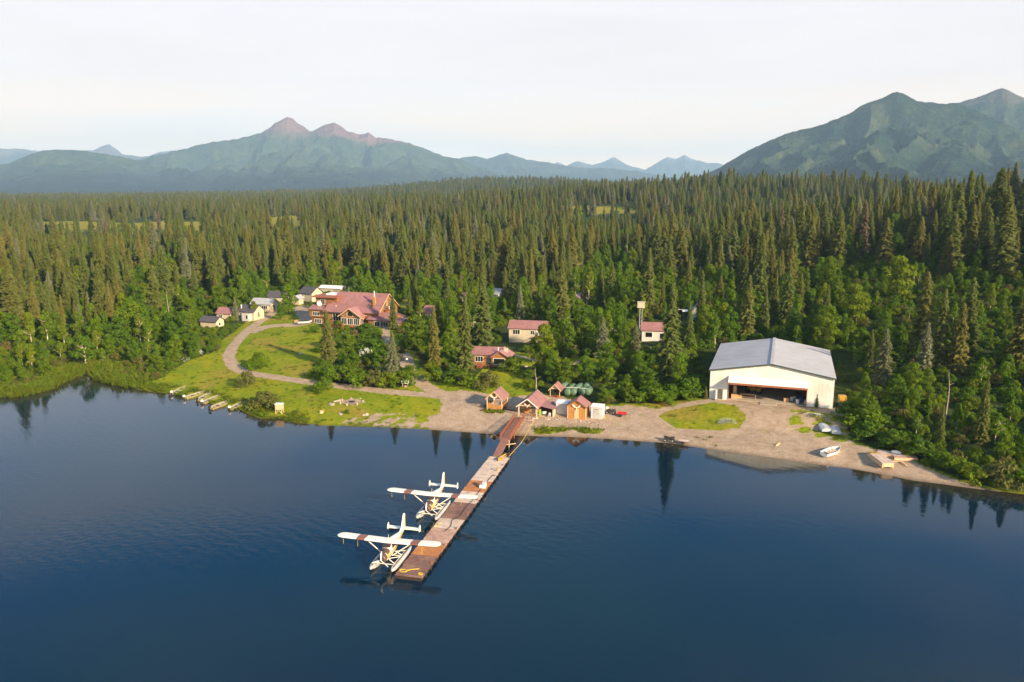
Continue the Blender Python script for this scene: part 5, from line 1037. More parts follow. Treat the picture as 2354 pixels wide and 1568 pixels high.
# ------------------------------------------------------------------ tree prototypes (spruces 20 m, broadleaves 10 m, bushes 3 m)
def spruce_crown(seed,rad=2.3,h=20.,bottom=.06,sparse=0.0,lean=.12):
    r_=random.Random(seed); V=[];Fc=[]
    def tri(*p):
        i=len(V); V.extend([tuple(q) for q in p]); Fc.append(tuple(range(i,i+len(p))))
    ph=[r_.uniform(0,6.28) for _ in range(4)]
    z=h*bottom
    while z<h-.25:
        t=(z-h*bottom)/(h*(1-bottom)); prof=(1-t)**.62*(.55+.45*min(1,t/.10+.35)); bulge=1+.13*math.sin(z*1.1+ph[0])+.09*math.sin(z*2.3+ph[1])
        n=max(4,int(9-4*t)); a0=r_.uniform(0,6.28)
        for k in range(n):
            if r_.random()<sparse: continue
            a=a0+2*math.pi*k/n+r_.uniform(-.3,.3); L=max(.28,rad*prof*bulge*r_.uniform(.62,1.18)*(1+lean*math.cos(a-ph[2]))); d=Vector((math.cos(a),math.sin(a),0)); s_=Vector((-d.y,d.x,0))
            dr=r_.uniform(.22,.5)*L; p0=d*.08+Vector((0,0,z+.15)); p1=d*L*.55+Vector((0,0,z-dr*.75)); p2=d*L+Vector((0,0,z-dr*.9+r_.uniform(-.05,.15)))
            w=.16*L+.20
            tri(p0,p1-s_*w,p2,p1+s_*w)
            tri(p0+Vector((0,0,.25)),p1-s_*w*.35+Vector((0,0,-.55-.15*L)),p2+Vector((0,0,-.25)),p1+Vector((0,0,.08)))
            for q in (.45,.72,.95):
                b=p0.lerp(p2,q)+Vector((0,0,-.18*math.sin(q*3.1)*L*.6)); sd_=r_.choice((-1,1)); l=r_.uniform(.35,.75)*(.6+.3*L/rad)
                tri(b-s_*.15,b+s_*(.16)+d*.05,b+s_*sd_*(.22+w*.6)+d*.22+Vector((0,0,-l)))
        z+=r_.uniform(.30,.46)*(1-.25*t)
    for k in range(5):
        a=k*1.26; d=Vector((math.cos(a),math.sin(a),0))*.22; tri(Vector((0,0,h-.9))+d,Vector((0,0,h-.75))-d*.4,Vector((0,0,h+.15)))
    return V,Fc
def fmesh(name,V,Fc,mat):
    me=bpy.data.meshes.new(name); me.from_pydata([tuple(v) for v in V],[],Fc); me.materials.append(mat); return me
def trunk_mesh(name,h,r0,mat,limbs=(),bend=0,seed=0):
    m=MB(); r_=random.Random(seed); pts=[Vector((0,0,-.6))]
    for k in range(1,6): pts.append(Vector((bend*math.sin(k*1.1+seed)*k/5,bend*math.cos(k*.9+seed)*k/5,h*k/5)))
    for k in range(5): m.tube(pts[k],pts[k+1],r0*(1-k*.17),r0*(1-(k+1)*.17),7,cap=False)
    for (z,a,L,up,r1) in limbs:
        q=z*5; i=min(4,int(q)); b=pts[i].lerp(pts[i+1],q-i); e=b+Vector((math.cos(a)*L,math.sin(a)*L,up)); mid=b.lerp(e,.5)+Vector((0,0,up*.12)); m.tube(b,mid,r1,r1*.7,5,cap=False); m.tube(mid,e,r1*.7,r1*.25,5,cap=False)
    return m.mesh(name,[mat])
def leafy(seed,h,rad,z0,lobes,leaves,size,squash=.8,shape='round'):
    r_=random.Random(seed); V=[];Fc=[]
    cs=[]
    for k in range(lobes):
        for _ in range(30):
            t=r_.random()**.8; a=r_.uniform(0,6.28)
            if shape=='round': pr=math.sin(math.pi*min(1,.12+t*.88))**.6
            elif shape=='cone': pr=(1-t)**.75*.95+.08
            else: pr=math.cos(t*1.45)**.6
            q=r_.random()**.5*pr; c=Vector((math.cos(a)*rad*q*.8,math.sin(a)*rad*q*.8,z0+(h-z0)*t*.93)); 
            if all((c-o[0]).length>.45*o[1] for o in cs): break
        cs.append((c,rad*r_.uniform(.26,.44)*(1.05-.45*t)))
    for c,lr in cs:
        for k in range(leaves):
            u=r_.uniform(-.75,1); a=r_.uniform(0,6.28); s_=math.sqrt(max(0,1-u*u)); n=Vector((s_*math.cos(a),s_*math.sin(a),u*squash)); p=c+n*lr*r_.uniform(.72,1.12)
            if p.z<z0*.6: continue
            nn=(n+Vector((r_.uniform(-.8,.8),r_.uniform(-.8,.8),r_.uniform(-.3,.9)))).normalized(); x=nn.cross(Vector((0,0,1))); x=(x if x.length>.05 else Vector((1,0,0))).normalized(); y=nn.cross(x); th=r_.uniform(0,6.28); x,y=x*math.cos(th)+y*math.sin(th),y*math.cos(th)-x*math.sin(th); q=size*r_.uniform(.6,1.25)
            i=len(V); V+= [p-x*q*.5,p+y*q*.3,p+x*q*.55,p-y*q*.32]; Fc.append((i,i+1,i+2,i+3))
    return V,Fc
SPR=[]   # (crown mesh, trunk mesh)
for k,(rad,bot,sp,mt) in enumerate([(2.7,.05,.0,'needle'),(2.25,.08,.04,'needle'),(3.1,.04,.0,'needle'),(2.5,.10,.14,'needle'),(3.2,.05,.05,'needleblue'),(1.9,.12,.35,'deadneedle')]):
    SPR.append((fmesh('crown',*spruce_crown(20+k,rad,20,bot,sp),M[mt]),trunk_mesh('trunk',19,.28,M['bark'],seed=k)))
def lim(seed,n,z0,z1,L,up): 
    r_=random.Random(seed); return [(r_.uniform(z0,z1),k*2.4+r_.uniform(-.5,.5),L*r_.uniform(.6,1.1),up*r_.uniform(.6,1.2),.09) for k in range(n)]
BRD=[]
for k,(h,rad,z0,lob,lv,sz,shp,mt,bk) in enumerate([(10,3.0,1.5,40,74,.44,'round','leaf','bark'),(10,2.4,1.2,36,74,.44,'cone','leaf','birch'),(10,3.4,1.2,44,74,.46,'round','leafd','bark'),(10,2.8,2.8,32,70,.42,'dome','leaf','birch'),(10,2.1,.8,36,74,.42,'cone','leafd','bark')]):
    BRD.append((fmesh('crown',*leafy(50+k,h,rad,z0,lob,lv,sz,.8,shp),M[mt]),trunk_mesh('trunk',8.4,.17,M[bk],lim(k,7,.28,.8,1.8,1.7),.35,k)))
BSH=[]
for k,(h,rad,lob,lv,sz,mt) in enumerate([(3,2.2,22,70,.34,'leaf'),(3,1.9,18,70,.34,'leafd'),(3,2.4,22,66,.34,'bushgold'),(2.4,2.6,22,70,.34,'leaf')]):
    BSH.append((fmesh('foliage',*leafy(80+k,h,rad,.25,lob,lv,sz,.8,'dome'),M[mt]),trunk_mesh('stem',2.0,.07,M['bark'],lim(k+9,5,.1,.7,.9,.8),.2,k)))
def combined(name,pair):
    a,b=pair; bm=bmesh.new(); bm.from_mesh(a); n=len(bm.faces); bm.from_mesh(b); bm.faces.ensure_lookup_table()
    for f in bm.faces[n:]: f.material_index=1
    me=bpy.data.meshes.new(name); bm.to_mesh(me); bm.free(); me.materials.append(a.materials[0]); me.materials.append(b.materials[0]); return bpy.data.objects.new(name,me)
def scatter(name,P,rz,sc,vi,protos):
    me=bpy.data.meshes.new(name); me.vertices.add(len(P)); me.vertices.foreach_set('co',np.asarray(P,np.float32).ravel())
    for nm,ty,dt in (('rz','FLOAT',rz),('vi','INT',vi)): a=me.attributes.new(nm,ty,'POINT'); a.data.foreach_set('value',np.asarray(dt,np.float32 if ty=='FLOAT' else np.int32))
    a=me.attributes.new('sc','FLOAT_VECTOR','POINT'); a.data.foreach_set('vector',np.asarray(sc,np.float32).ravel())
    o=bpy.data.objects.new(name,me); COL.objects.link(o); o['kind']='stuff'
    ng=bpy.data.node_groups.new(name,'GeometryNodeTree'); ng.interface.new_socket('Geometry',in_out='INPUT',socket_type='NodeSocketGeometry'); ng.interface.new_socket('Geometry',in_out='OUTPUT',socket_type='NodeSocketGeometry')
    L=ng.links; gi=ng.nodes.new('NodeGroupInput'); go=ng.nodes.new('NodeGroupOutput'); jn=ng.nodes.new('GeometryNodeJoinGeometry')
    def na(nm,ty): n=ng.nodes.new('GeometryNodeInputNamedAttribute'); n.data_type=ty; n.inputs[0].default_value=nm; return n.outputs[0]
    A=na('rz','FLOAT'); S=na('sc','FLOAT_VECTOR'); I=na('vi','INT'); cx=ng.nodes.new('ShaderNodeCombineXYZ'); L.new(A,cx.inputs[2])
    for k,p in enumerate(protos):
        cm=ng.nodes.new('FunctionNodeCompare'); cm.data_type='INT'; cm.operation='EQUAL'; ii=[s_ for s_ in cm.inputs if s_.enabled and s_.type=='INT']; L.new(I,ii[0]); ii[1].default_value=k
        ob=ng.nodes.new('GeometryNodeObjectInfo'); ob.inputs['Object'].default_value=p; ob.inputs['As Instance'].default_value=True
        ip=ng.nodes.new('GeometryNodeInstanceOnPoints'); L.new(gi.outputs[0],ip.inputs['Points']); L.new(cm.outputs[0],ip.inputs['Selection']); L.new(ob.outputs['Geometry'],ip.inputs['Instance']); L.new(cx.outputs[0],ip.inputs['Rotation']); L.new(S,ip.inputs['Scale']); L.new(ip.outputs[0],jn.inputs[0])
    L.new(jn.outputs[0],go.inputs[0]); o.modifiers.new('scatter','NODES').node_group=ng; return o
# ------------------------------------------------------------------ where trees grow
FB=[(-2000,790),(0,765),(100,772),(250,762),(370,740),(455,705),(530,676),(600,664),(680,655),(760,642),(830,650),(940,672),(1050,684),(1180,690),(1290,682),(1340,640),(1420,600),(1480,640),(1640,690),(1740,700),(1790,690),(1850,660),(1900,625),(2000,600),(2080,610),(2150,640),(2250,640),(2354,650),(4500,700)]
fbx=np.array([q[0] for q in FB]); fby=np.array([q[1] for q in FB])
KEEP=[(472,732,512,748,300),(498,706,526,724,300),(712,668,932,748,262),(925,874,945,890,215),(545,692,602,740,300),(566,682,642,722,300),(616,668,646,690,330),(690,650,724,690,330),(1166,738,1232,790,250),(1086,792,1185,845,225),(1472,740,1520,788,250),(1626,775,1932,945,215),(1256,880,1354,915,200),(1462,686,1482,745,250),(1558,705,1580,730,260),(925,820,948,842,230),(1925,905,1950,945,190),(1880,960,1935,1005,200),(1250,920,1280,960,200),(728,670,785,684,330),(905,700,928,730,300),(560,722,720,760,290)]
SOFT=[(80,508,520,528,1200),(600,494,700,520,1200),(1318,470,1490,490,2500)]
def shades(X,Y,top):
    bad=np.zeros(X.shape,bool); c,s_=math.cos(HG.rotation_euler.z),math.sin(HG.rotation_euler.z)
    for zt in (3.0,6.5,9.0):
        t=np.maximum(top-zt,0)/math.tan(SUN_EL); x=X-math.sin(SUN_AZ)*t-HG.location.x; y=Y-math.cos(SUN_AZ)*t-HG.location.y
        for q in (1.0,.7,.45):
            x=X-math.sin(SUN_AZ)*t*q-HG.location.x; y=Y-math.cos(SUN_AZ)*t*q-HG.location.y; u=x*c+y*s_; v=-x*s_+y*c; bad|=(u>-2)&(u<29)&(v>-3)&(v<33)
    return bad
def jitter(r0,r1,cell,amax=42):
    n=int(2*r1*math.sin(R(amax))/cell); ys=np.arange(0,r1,cell); xs=(np.arange(n)-n/2)*cell; X,Y=np.meshgrid(xs,ys); X=X+rng.uniform(-.45,.45,X.shape)*cell; Y=Y+rng.uniform(-.45,.45,Y.shape)*cell
    r=np.hypot(X,Y); a=np.abs(np.arctan2(X,Y)); k=(r>=r0)&(r<r1)&(a<R(amax)); return X[k],Y[k]
def terr(X,Y):
    d=shore_d(X,Y); Z=hfun(X,Y,d); px,py,zc=proj(X,Y,Z); return d,Z,px,py,zc
BLD=[(o.location.x,o.location.y) for o in COL.objects if o.parent is None and o.get('category') in ('cabin','lodge','hangar','tower','mast','tarp','shed','boat house','shelter','metal box','tank','tractor')]
def clear_ok(X,Y,px,py,rad):
    ok=~(inpoly(px,py,CLEAR)|inpoly(px,py,CLEAR2)|inpoly(px,py,CLEARX)|inpoly(px,py,BEACH))
    for p in MEADOW: ok&=~inpoly(px,py,p)|(rng.random(px.shape)<.06)
    for pl,w in PATHS: ok&=distline(X,Y,pl)>w+rad
    for o in COL.objects:
        if o.parent is None and o.get('category') in ('cabin','lodge','hangar','shed','boat house','shelter','tower','tank','metal box','tractor','tarp'):
            c,s_=math.cos(o.rotation_euler.z),math.sin(o.rotation_euler.z); u=(X-o.location.x)*c+(Y-o.location.y)*s_; v=-(X-o.location.x)*s_+(Y-o.location.y)*c
            W_,D_={'lodge':(34,15),'hangar':(27,33),'cabin':(10.5,6.5)}.get(o['category'],(4.5,4.5)); ok&=~((u>-rad)&(u<W_+rad)&(v>-rad)&(v<D_+rad))
    return ok
def sight_ok(X,Y,Z,h,w,px,py,zc,p=1.0):
    tx,ty,_=proj(X,Y,Z+h); pw=w*F/zc; ok=np.ones(X.shape,bool)
    for (x0,y0,x1,y1,dp) in KEEP: ok&=~((px+pw>x0)&(px-pw<x1)&(ty<y1)&(py>y0)&(np.hypot(X,Y)<dp))
    for (x0,y0,x1,y1,dp) in SOFT: ok&=~((px+pw>x0)&(px-pw<x1)&(ty<y1)&(py>y0)&(np.hypot(X,Y)<dp)&(rng.random(X.shape)<.78))
    return ok
# hand-placed spruces: base px, base py, top py, variant, width factor, own label
SPX=[(754,838,711,2,1.15,'broad olive spruce standing alone at the right edge of the upper lawn'),(904,868,763,4,1.2,'broad pale spruce beside the path, left of the walking person'),(857,745,692,3,.9,'slim spruce in front of the lodge bay'),(905,757,670,0,.95,'spruce before the lodge right wing, tip above its roof'),(942,722,655,0,.9,''),(956,713,643,3,.9,''),(998,846,702,0,.95,'tall slim spruce left of the brown cottage'),(1071,849,680,0,1.0,'tall spruce close in front of the brown cottage left end'),(1109,791,625,2,1.1,'very tall broad spruce left of the tan cabin'),(1289,742,595,2,1.1,'very tall broad spruce standing right of the tan cabin'),(1161,715,613,0,1,''),(1199,698,566,0,1,''),(1220,702,569,1,1,''),(1135,654,586,0,1,''),(1384,823,727,4,1.35,'broad grey spruce standing over the central thicket'),(1460,817,742,4,1.4,'shorter grey spruce left of the white cabin'),(1538,884,650,0,1.05,'tallest spruce, long ragged column left of the hangar'),(1582,811,690,1,1.1,'dark tall spruce between the tallest spruce and the hangar'),(1489,729,569,0,1,''),(1381,706,616,0,1.1,''),(1405,711,601,0,1.1,''),(1580,700,595,0,1,''),(1610,741,619,1,1,''),(1195,741,651,4,.9,''),(1522,729,622,3,.7,''),(1999,843,756,0,1.1,''),(2028,882,753,4,1.2,'pale broad spruce nearest the hangar right wall'),(2115,809,622,2,1.2,'very dark broad spruce on the right slope'),(2122,874,739,4,1.1,''),(2156,850,661,0,1,''),(2200,858,695,2,1.1,''),(2342,850,655,2,1.1,'tall spruce cut by the right picture edge'),(2254,1024,870,3,.9,'slim spruce rising from the right shore brush'),(2159,1026,930,3,1.0,'bare-topped spruce rising from the right shore brush'),(1897,769,654,0,.9,''),(1757,762,661,0,1,''),(1808,742,600,0,1.1,''),(1716,778,630,2,1,''),(1836,735,625,0,1,''),(1780,720,618,1,1,''),(1911,934,896,0,1.6,'young spruce at the hangar front right corner'),(1877,936,902,1,1.7,'small young spruce against the hangar front wall'),(1622,917,890,0,1.5,'young spruce at the hangar front left corner'),(119,764,678,0,1.1,''),(86,772,645,0,1.1,''),(224,763,706,0,1,''),(257,760,651,0,1.1,''),(248,754,673,1,1,''),(360,741,607,2,1.1,''),(7,768,711,0,1.2,''),(145,749,675,1,1,''),(180,727,660,0,1,''),(46,749,693,0,1,''),(119,716,621,4,1.1,''),(211,720,614,1,1,''),(542,737,682,4,1.1,'small silver spruce just left of the cream cabin porch'),(676,647,581,4,1.2,''),(496,666,606,0,1.1,''),(527,664,612,0,1,''),(700,655,602,0,1,''),(1240,720,640,1,1,''),(1030,735,640,0,1,''),(985,690,600,0,1,''),(1060,700,625,0,1,''),(1340,712,640,0,1,''),(1860,880,760,0,0,'')]
inst=[]  # (x,y,z,h,wf,variant,label)
for (px,py,ty,v,wf,lab) in SPX:
    if wf==0: continue
    x,y,z=onground(px,py); vv=(CY-ty)/F; k=(vv*y*cP-y*sP)/(cP+vv*sP); hh=max(3,H+k-z); inst.append((x,y,z,hh,wf,v,lab))
man=np.array([(q[0],q[1]) for q in inst])
allP=[];allH=[];allW=[];allV=[]
for (r0,r1,cell,wf) in ((150,650,6.3,1.05),(650,1400,8.4,1.2),(1400,3250,13.,1.55)):
    X,Y=jitter(r0,r1,cell); d,Z,px,py,zc=terr(X,Y); n=len(X)
    bnd=np.interp(px,fbx,fby)+14*fbm(X/25,Y/25,2)
    inF=(py<bnd)&(d>25)
    p=np.where(inF,.93,0.0)
    sp=(~inF)&(d>14)&(px>1950)&(py<1060); p=np.where(sp,.035,p)
    sp=(~inF)&(d>20)&(px<470); p=np.where(sp,.07,p)
    patch=fbm(X/38+9,Y/38,3); p=np.where(inF&(patch>.22)&(np.hypot(X,Y)<1300),p*.15,p)
    p=p*np.where(fbm(X/13+3,Y/13,2)<-.12,.35,1.0)*np.where(fbm(X/90,Y/90+4,2)<-.3,.6,1.0)
    k=(rng.random(n)<p)&clear_ok(X,Y,px,py,1.0)
    h=np.clip(rng.normal(16.4,4.8,n),5.5,26)*(1-.10*sstep(600,2500,np.hypot(X,Y)))*np.where(rng.random(n)<.22,.55,1.0)*(1+.22*fbm(X/70+1,Y/70,2))
    k&=sight_ok(X,Y,Z,h,1.6,px,py,zc)
    for (mx,my) in man: k&=np.hypot(X-mx,Y-my)>3.2
    k&=~shades(X,Y,Z+h)
    v=rng.choice(6,n,p=[.31,.27,.21,.12,.075,.015])
    allP.append(np.stack([X,Y,Z],-1)[k]); allH.append(h[k]); allW.append((rng.uniform(.92,1.5,n)*wf)[k]); allV.append(v[k])
P=np.concatenate(allP);Hh=np.concatenate(allH);Ww=np.concatenate(allW);Vv=np.concatenate(allV)
px,py,zc=proj(P[:,0],P[:,1],P[:,2]); size=Hh*F/zc; vis=(px>-30)&(px<2384); rank=np.where(vis,size,0)
order=np.argsort(-rank); NI=300-len(inst); ind=order[:NI]; rest=order[NI:]
for i in ind: inst.append((P[i,0],P[i,1],P[i,2],Hh[i],Ww[i],int(Vv[i]),''))
COLS=[(120,'at far left edge'),(300,'above creek mouth'),(460,'behind left thicket'),(560,'behind charcoal-roofed cabin'),(700,'behind grey-roofed cabin'),(830,'behind lodge left half'),(960,'behind lodge right half'),(1090,'near mauve-roofed building'),(1240,'behind tan cabin'),(1380,'behind central thicket'),(1500,'near boxy mast'),(1640,'behind white cabin'),(1790,'behind hangar left half'),(1935,'behind hangar right half'),(2100,'right of hangar'),(2240,'above stacked docks'),(9999,'at far right edge')]
ORD=['first','second','third','fourth','fifth','sixth','seventh','eighth','ninth','tenth','eleventh','twelfth','thirteenth','fourteenth','fifteenth','sixteenth','seventeenth']
def zone_labels(items,noun,adj):   # items: (px, depth) -> labels: rows of six from front to back, ordinals left to right
    out=['']*len(items); cols={}
    for i,(a,b) in enumerate(items):
        c=next(k for k,(lim_,_) in enumerate(COLS) if a<lim_); cols.setdefault(c,[]).append(i)
    for c,ids in cols.items():
        ids.sort(key=lambda i:items[i][1])
        for rw in range(0,len(ids),6):
            row=sorted(ids[rw:rw+6],key=lambda i:items[i][0]); n=rw//6
            rn='front row' if n==0 else ORD[n]+' row'
            for j,i in enumerate(row): out[i]='%s %s, %s from left, %s %s'%(adj[i],noun,ORD[j],rn,COLS[c][1])
    return out
def plant(kind,items,protos,base,group,noun,cat,adjf,crown='crown',stem='trunk'):
    q=[proj(i[0],i[1],i[2]) for i in items]; un=[k for k,i in enumerate(items) if not i[6]]
    labs=zone_labels([(q[k][0],q[k][2]) for k in un],noun,[adjf(items[k]) for k in un]); lab={k:l for k,l in zip(un,labs)}
    for k,(x,y,z,h,wf,v,l) in enumerate(items):
        t=bpy.data.objects.new(kind,None); COL.objects.link(t); t.location=(x,y,z-.1); t.rotation_euler=(0,0,rng.uniform(0,6.28)); s_=h/base; t.scale=(s_*wf,s_*wf,s_); t.empty_display_size=1
        t['label']=l or lab[k]; t['category']=cat; t['group']=group
        for nm,me in ((crown,protos[v][0]),(stem,protos[v][1])): o=bpy.data.objects.new(nm,me); COL.objects.link(o); o.parent=t
def sadj(i): return ('tall' if i[3]>20.5 else 'short' if i[3]<15.5 else 'medium')+(' rusty dead' if i[5]==5 else ' silvery' if i[5]==4 else ' slim' if i[4]<1.0 or i[5]==1 else ' broad')
plant('spruce',inst,SPR,20.,'spruces around the lodge and on the forest edge','spruce','spruce tree',sadj)
PR=[combined('spruce_tree',p) for p in SPR]
NF=len(rest); rs_=Hh[rest]/20.
# broadleaf trees --------------------------------------------------------------------------------
X,Y=jitter(140,900,6.2); d,Z,px,py,zc=terr(X,Y); n=len(X); r_=np.hypot(X,Y)
inF=py<np.interp(px,fbx,fby)+10*fbm(X/25,Y/25,2); patch=fbm(X/38+9,Y/38,3)
dens=np.where(inF,np.where((patch>.19)&(r_<890),.8,.10*(r_<600)),.66)*(d>7)
dens=np.where((~inF)&(px<620)&(px>-600)&(py>735),.9,dens)*(d>7)
dens=np.where(inpoly(px,py,[(700,735),(900,735),(905,800),(960,890),(700,890)])|inpoly(px,py,[(960,850),(1080,850),(1080,895),(960,895)]),0,dens)
h=np.clip(rng.normal(8.4,1.9,n),4.2,13)*np.where(inF,1.05,np.where((px<620)&(py>810),.68,np.where(px>1930,.62,1.0)))
k=(rng.random(n)<dens)&clear_ok(X,Y,px,py,1.2)&sight_ok(X,Y,Z,h,2.6,px,py,zc)
for (mx,my) in man: k&=np.hypot(X-mx,Y-my)>2.6
v=rng.choice(5,n,p=[.27,.2,.24,.13,.16]); 
BP=np.stack([X,Y,Z],-1)[k];BH=h[k];BV=v[k];BW=rng.uniform(.8,1.15,n)[k]; bq=proj(BP[:,0],BP[:,1],BP[:,2])
BRX=[(798,813,743,4,1.3,'dense green cone-shaped tree below the lodge bay'),(663,720,652,0,1.25,'tall pale green birch beside the drive, left of the lodge'),(957,800,722,2,1.5,'wide dark willow by the path right of the lodge'),(1035,815,745,0,1.0,''),(197,845,770,3,1.4,'birch with two pale trunks leaning over the creek mouth'),(313,780,690,3,1.3,'birch with pale forked trunk above the left thicket'),(1250,835,742,0,1.15,'bright green tree right of the tan cabin'),(1225,832,775,1,1.0,''),(1440,918,855,4,1.5,''),(1400,905,840,1,1.5,''),(1490,905,845,2,1.4,''),(1385,928,880,4,1.5,'pointed bright tree right of the green tanks'),(1270,880,815,0,1.1,''),(1300,885,820,2,1.2,''),(1345,885,815,0,1.2,''),(585,735,690,1,1.3,''),(645,735,690,4,1.2,''),(2060,690,585,0,1.3,'brightest tree standing high on the right slope'),(1960,740,650,0,1.3,''),(1900,790,700,0,1.3,'')]
binst=[]
for (a,b,ty,vv_,wf,lab) in BRX:
    x,y,z=onground(a,b); q=(CY-ty)/F; kk=(q*y*cP-y*sP)/(cP+q*sP); binst.append((x,y,z,max(3,H+kk-z),wf,vv_,lab))
sz=BH*F/bq[2]; rk=np.where((bq[0]>-30)&(bq[0]<2384),sz,0); o_=np.argsort(-rk); NB=300-len(binst)
for i in o_[:NB]: binst.append((BP[i,0],BP[i,1],BP[i,2],BH[i],BW[i],int(BV[i]),''))
def badj(i): return ('tall' if i[3]>9.6 else 'low' if i[3]<6.6 else 'medium')+(' dark' if i[5] in (2,4) else ' bright')+(' pointed' if i[5] in (1,4) else ' round')
plant('broadleaf_tree',binst,BRD,10.,'broadleaf trees around the clearing','leafy tree','leafy tree',badj)
brest=o_[NB:]
# forest mass: the remaining spruces and the leafy trees among them
fp=np.concatenate([P[rest],BP[brest]]); fs=np.concatenate([np.stack([rs_*Ww[rest],rs_*Ww[rest],rs_],-1),np.stack([BH[brest]/10*BW[brest]]*2+[BH[brest]/10],-1)]); fv=np.concatenate([Vv[rest],BV[brest]+6])
fo=scatter('forest',fp,rng.uniform(0,6.28,len(fp)),fs,fv,PR+[combined('leafy_tree',p) for p in BRD])
# single bushes -----------------------------------------------------------------------------------
bush=[(742,902,872,0,1.25,'round bright green bush on the lawn side of the shore path'),(608,936,898,2,1.3,'large olive bush beside the skiffs at the water'),(566,888,852,2,.9,'thin olive bush between the path bend and the skiffs'),(597,846,808,0,.9,''),(585,850,822,0,1.0,'green bush on the inner side of the path bend'),(1175,856,818,1,1.2,'dark flowering bush at the brown cottage right corner'),(1121,892,852,2,1.0,'olive brown bush behind the leftmost open shed'),(1060,888,848,1,1.5,''),(1000,876,848,0,1.3,''),(1035,880,850,1,1.2,''),(758,878,838,0,1.3,''),(790,880,838,1,1.4,''),(830,884,846,0,1.4,''),(862,886,848,2,1.1,''),(890,888,852,0,1.2,''),(925,886,848,1,1.2,''),(945,870,838,0,1.1,''),(725,868,842,0,1.1,''),(845,768,740,1,1.5,'dark round bush in front of the lodge right of the bay'),(855,812,772,1,1.4,''),(722,765,748,0,1.3,'low green bush at the lodge left corner'),(880,835,800,1,1.3,''),(815,845,808,1,1.3,''),(1495,925,885,0,1.4,''),(1550,915,880,0,1.5,''),(1585,912,868,1,1.4,''),(1600,905,860,0,1.3,''),(1530,928,895,0,1.2,''),(1455,925,893,1,1.4,''),(2240,1105,1065,0,1.3,'bright bush at the right shore above the gravel point'),(2300,1112,1060,2,1.3,''),(2340,1120,1075,0,1.2,''),(2200,1085,1048,0,1.3,''),(2120,1050,1008,1,1.5,''),(2060,1028,985,1,1.5,''),(2000,1010,965,1,1.5,''),(1985,985,935,0,1.4,''),(1960,960,915,1,1.3,''),(797,952,940,1,.9,'tiny dark bush on the shore lawn below the fire pit')]
bi=[]
for (a,b,ty,vv_,wf,lab) in bush:
    x,y,z=onground(a,b); q=(CY-ty)/F; kk=(q*y*cP-y*sP)/(cP+q*sP); bi.append((x,y,z,min(6,max(.8,H+kk-z)),wf,vv_,lab))
plant('bush',bi,BSH,3.,'bushes round the lawns and shore','bush','bush',lambda i:('dark' if i[5]==1 else 'olive' if i[5]==2 else 'bright')+(' tall' if i[3]>3.6 else ' low'),'foliage','stem')
# flowering bushes with white blossom
for k,(a,b,hh,lab) in enumerate([(842,822,2.6,'bush covered in white blossom between lodge and path'),(822,828,1.5,'smaller white flowered bush left of the big blossoming one'),(456,820,2.0,'white flowered bush in the left thicket above the meadow'),(428,832,1.4,'low cream flowered bush at the left thicket edge'),(1672,972,.7,'patch of white daisies on the grass island'),(1935,962,.9,'white flowers beside the upturned boats'),(1880,958,.6,'low white flowers left of the upturned boats')]):
    x,y,z=onground(a,b); t=thing('flowering_bush',lab,'flowering bush',(x,y,z),k); s_=hh/3; V,Fc=leafy(300+k,3,2.2,.2,14,60,.34 if k<4 else .2,.8,'dome'); o=bpy.data.objects.new('foliage',fmesh('foliage',V,Fc,M['leafd' if k<4 else 'grassblade'])); COL.objects.link(o); o.parent=t; t.scale=(s_*1.2,s_*1.2,s_) if k<4 else (1.5,1.0,s_)
    V,Fc=leafy(320+k,3.1,2.3,.8,12 if k<4 else 22,26,.24 if k<4 else .17,.8,'dome'); o=bpy.data.objects.new('blossom',fmesh('blossom',V,Fc,M['flower'])); COL.objects.link(o); o.parent=t
# undergrowth and tall grass ----------------------------------------------------------------------
X,Y=jitter(135,520,2.7,40); d,Z,px,py,zc=terr(X,Y); n=len(X)
inF=py<np.interp(px,fbx,fby); h=rng.uniform(.8,2.4,n)*np.where((px<560)&(d<26),.75,1)*np.where(d<8,.6,1)
k=(rng.random(n)<np.where(inF,.45,.85))&(d>1.0)&clear_ok(X,Y,px,py,.3)&sight_ok(X,Y,Z,h,1.2,px,py,zc)
v=rng.choice(4,n,p=[.4,.3,.12,.18]); v=np.where((px<420)&(d<14),np.where(rng.random(n)<.6,2,0),v)
UP=np.stack([X,Y,Z],-1)[k]; us=h[k]/2.6; uw=us*rng.uniform(.8,1.3,k.sum())
scatter('undergrowth',UP,rng.uniform(0,6.28,len(UP)),np.stack([uw,uw,us],-1),v[k],[combined('shrub',b) for b in BSH])
def tuft(seed):
    r_=random.Random(seed); V=[];Fc=[]
    for k in range(26):
        a=r_.uniform(0,6.28); q=r_.random()**.5*.45; b=Vector((math.cos(a)*q,math.sin(a)*q,0)); l=r_.uniform(.35,1.0); w=Vector((-math.sin(a),math.cos(a),0))*.05; tp=b+Vector((math.cos(a)*l*.45,math.sin(a)*l*.45,l)); i=len(V); V+=[b-w,b+w,b.lerp(tp,.55)+w*.8+Vector((0,0,.08)),tp,b.lerp(tp,.55)-w*.8+Vector((0,0,.08))]; Fc.append((i,i+1,i+2,i+3,i+4))
    return bpy.data.objects.new('tuft',fmesh('tuft',V,Fc,M['grassblade']))
X,Y=jitter(135,330,.95,38); d,Z,px,py,zc=terr(X,Y); n=len(X)
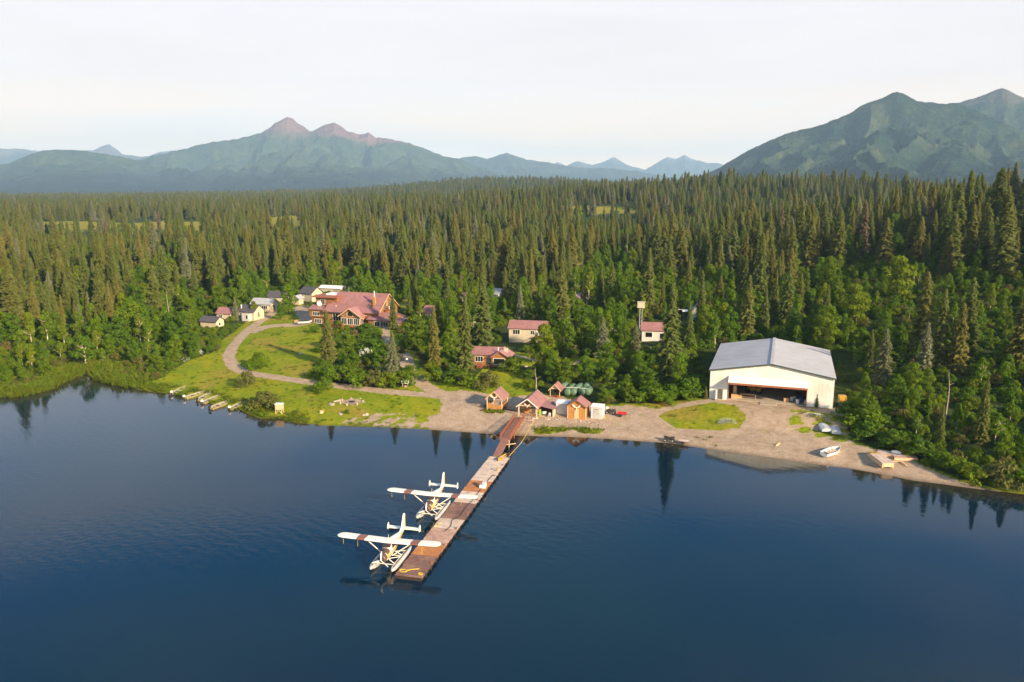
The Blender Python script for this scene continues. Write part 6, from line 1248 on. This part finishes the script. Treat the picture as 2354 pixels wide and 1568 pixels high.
inC=inpoly(px,py,CLEAR)|inpoly(px,py,CLEAR2)|inpoly(px,py,ISLAND); bch=inpoly(px,py,BEACH)&~inpoly(px,py,ISLAND)
tf=np.zeros(n,bool)
for t_ in TUFTS: tf|=inpoly(px,py,t_)
edge=fbm(X/6,Y/6,2)
p=np.where(inC&~bch,.06+.35*(edge>.28),0)+np.where(tf,1.2,0)+np.where((d<5)&(d>.1)&(px<700),.9,0)+np.where(bch&~tf&(edge>.48),.25,0)+np.where(~inC&~bch&(d>0)&(px<600)&(d<25),.5,0)
k=(rng.random(n)<p)&(d>.15)
for pl,w in PATHS: k&=distline(X,Y,pl)>w+.2
for o in COL.objects:
    if o.get('category') in ('skiff','box stand','fire pit','rock','stump','boat'): k&=np.hypot(X-o.location.x,Y-o.location.y)>(2.6 if o['category']!='rock' else .8)
hh=rng.uniform(.18,.5,n)*np.where(tf,1.5,1)*np.where((d<6)&(px<700),2.0,1)*np.where((~inC)&(px<600),1.9,1)
TP=np.stack([X,Y,Z],-1)[k]; s_=hh[k]; scatter('tall_grass',TP,rng.uniform(0,6.28,len(TP)),np.stack([s_*1.6+.2,s_*1.6+.2,s_],-1),rng.integers(0,3,k.sum()),[tuft(q) for q in range(3)])
# dead snags
for k,(a,b,ty,lab) in enumerate([(1232,898,845,'bare thin dead trunk behind the boat house'),(848,655,590,'dead trunk with bare top behind the lodge'),(2174,960,850,'pale dead trunk standing in the right shore trees'),(390,745,668,'pale broken snag left of the cabins'),(1440,625,540,'leaning rusty dead spruce trunk in the central forest')]):
    x,y,z=onground(a,b); q=(CY-ty)/F; kk=(q*y*cP-y*sP)/(cP+q*sP); hh=H+kk-z; t=thing('dead_tree',lab,'dead tree',(x,y,z),k,'bare dead trees'); o=bpy.data.objects.new('trunk',trunk_mesh('trunk',hh,.14,M['snag'],[(.5,k,1.1,.7,.05),(.68,k+2,.9,.5,.05),(.85,k+4,.6,.5,.04)],.25,k)); COL.objects.link(o); o.parent=t
print('COUNTS',len(inst),len(binst),len(fp),len(UP),len(TP))
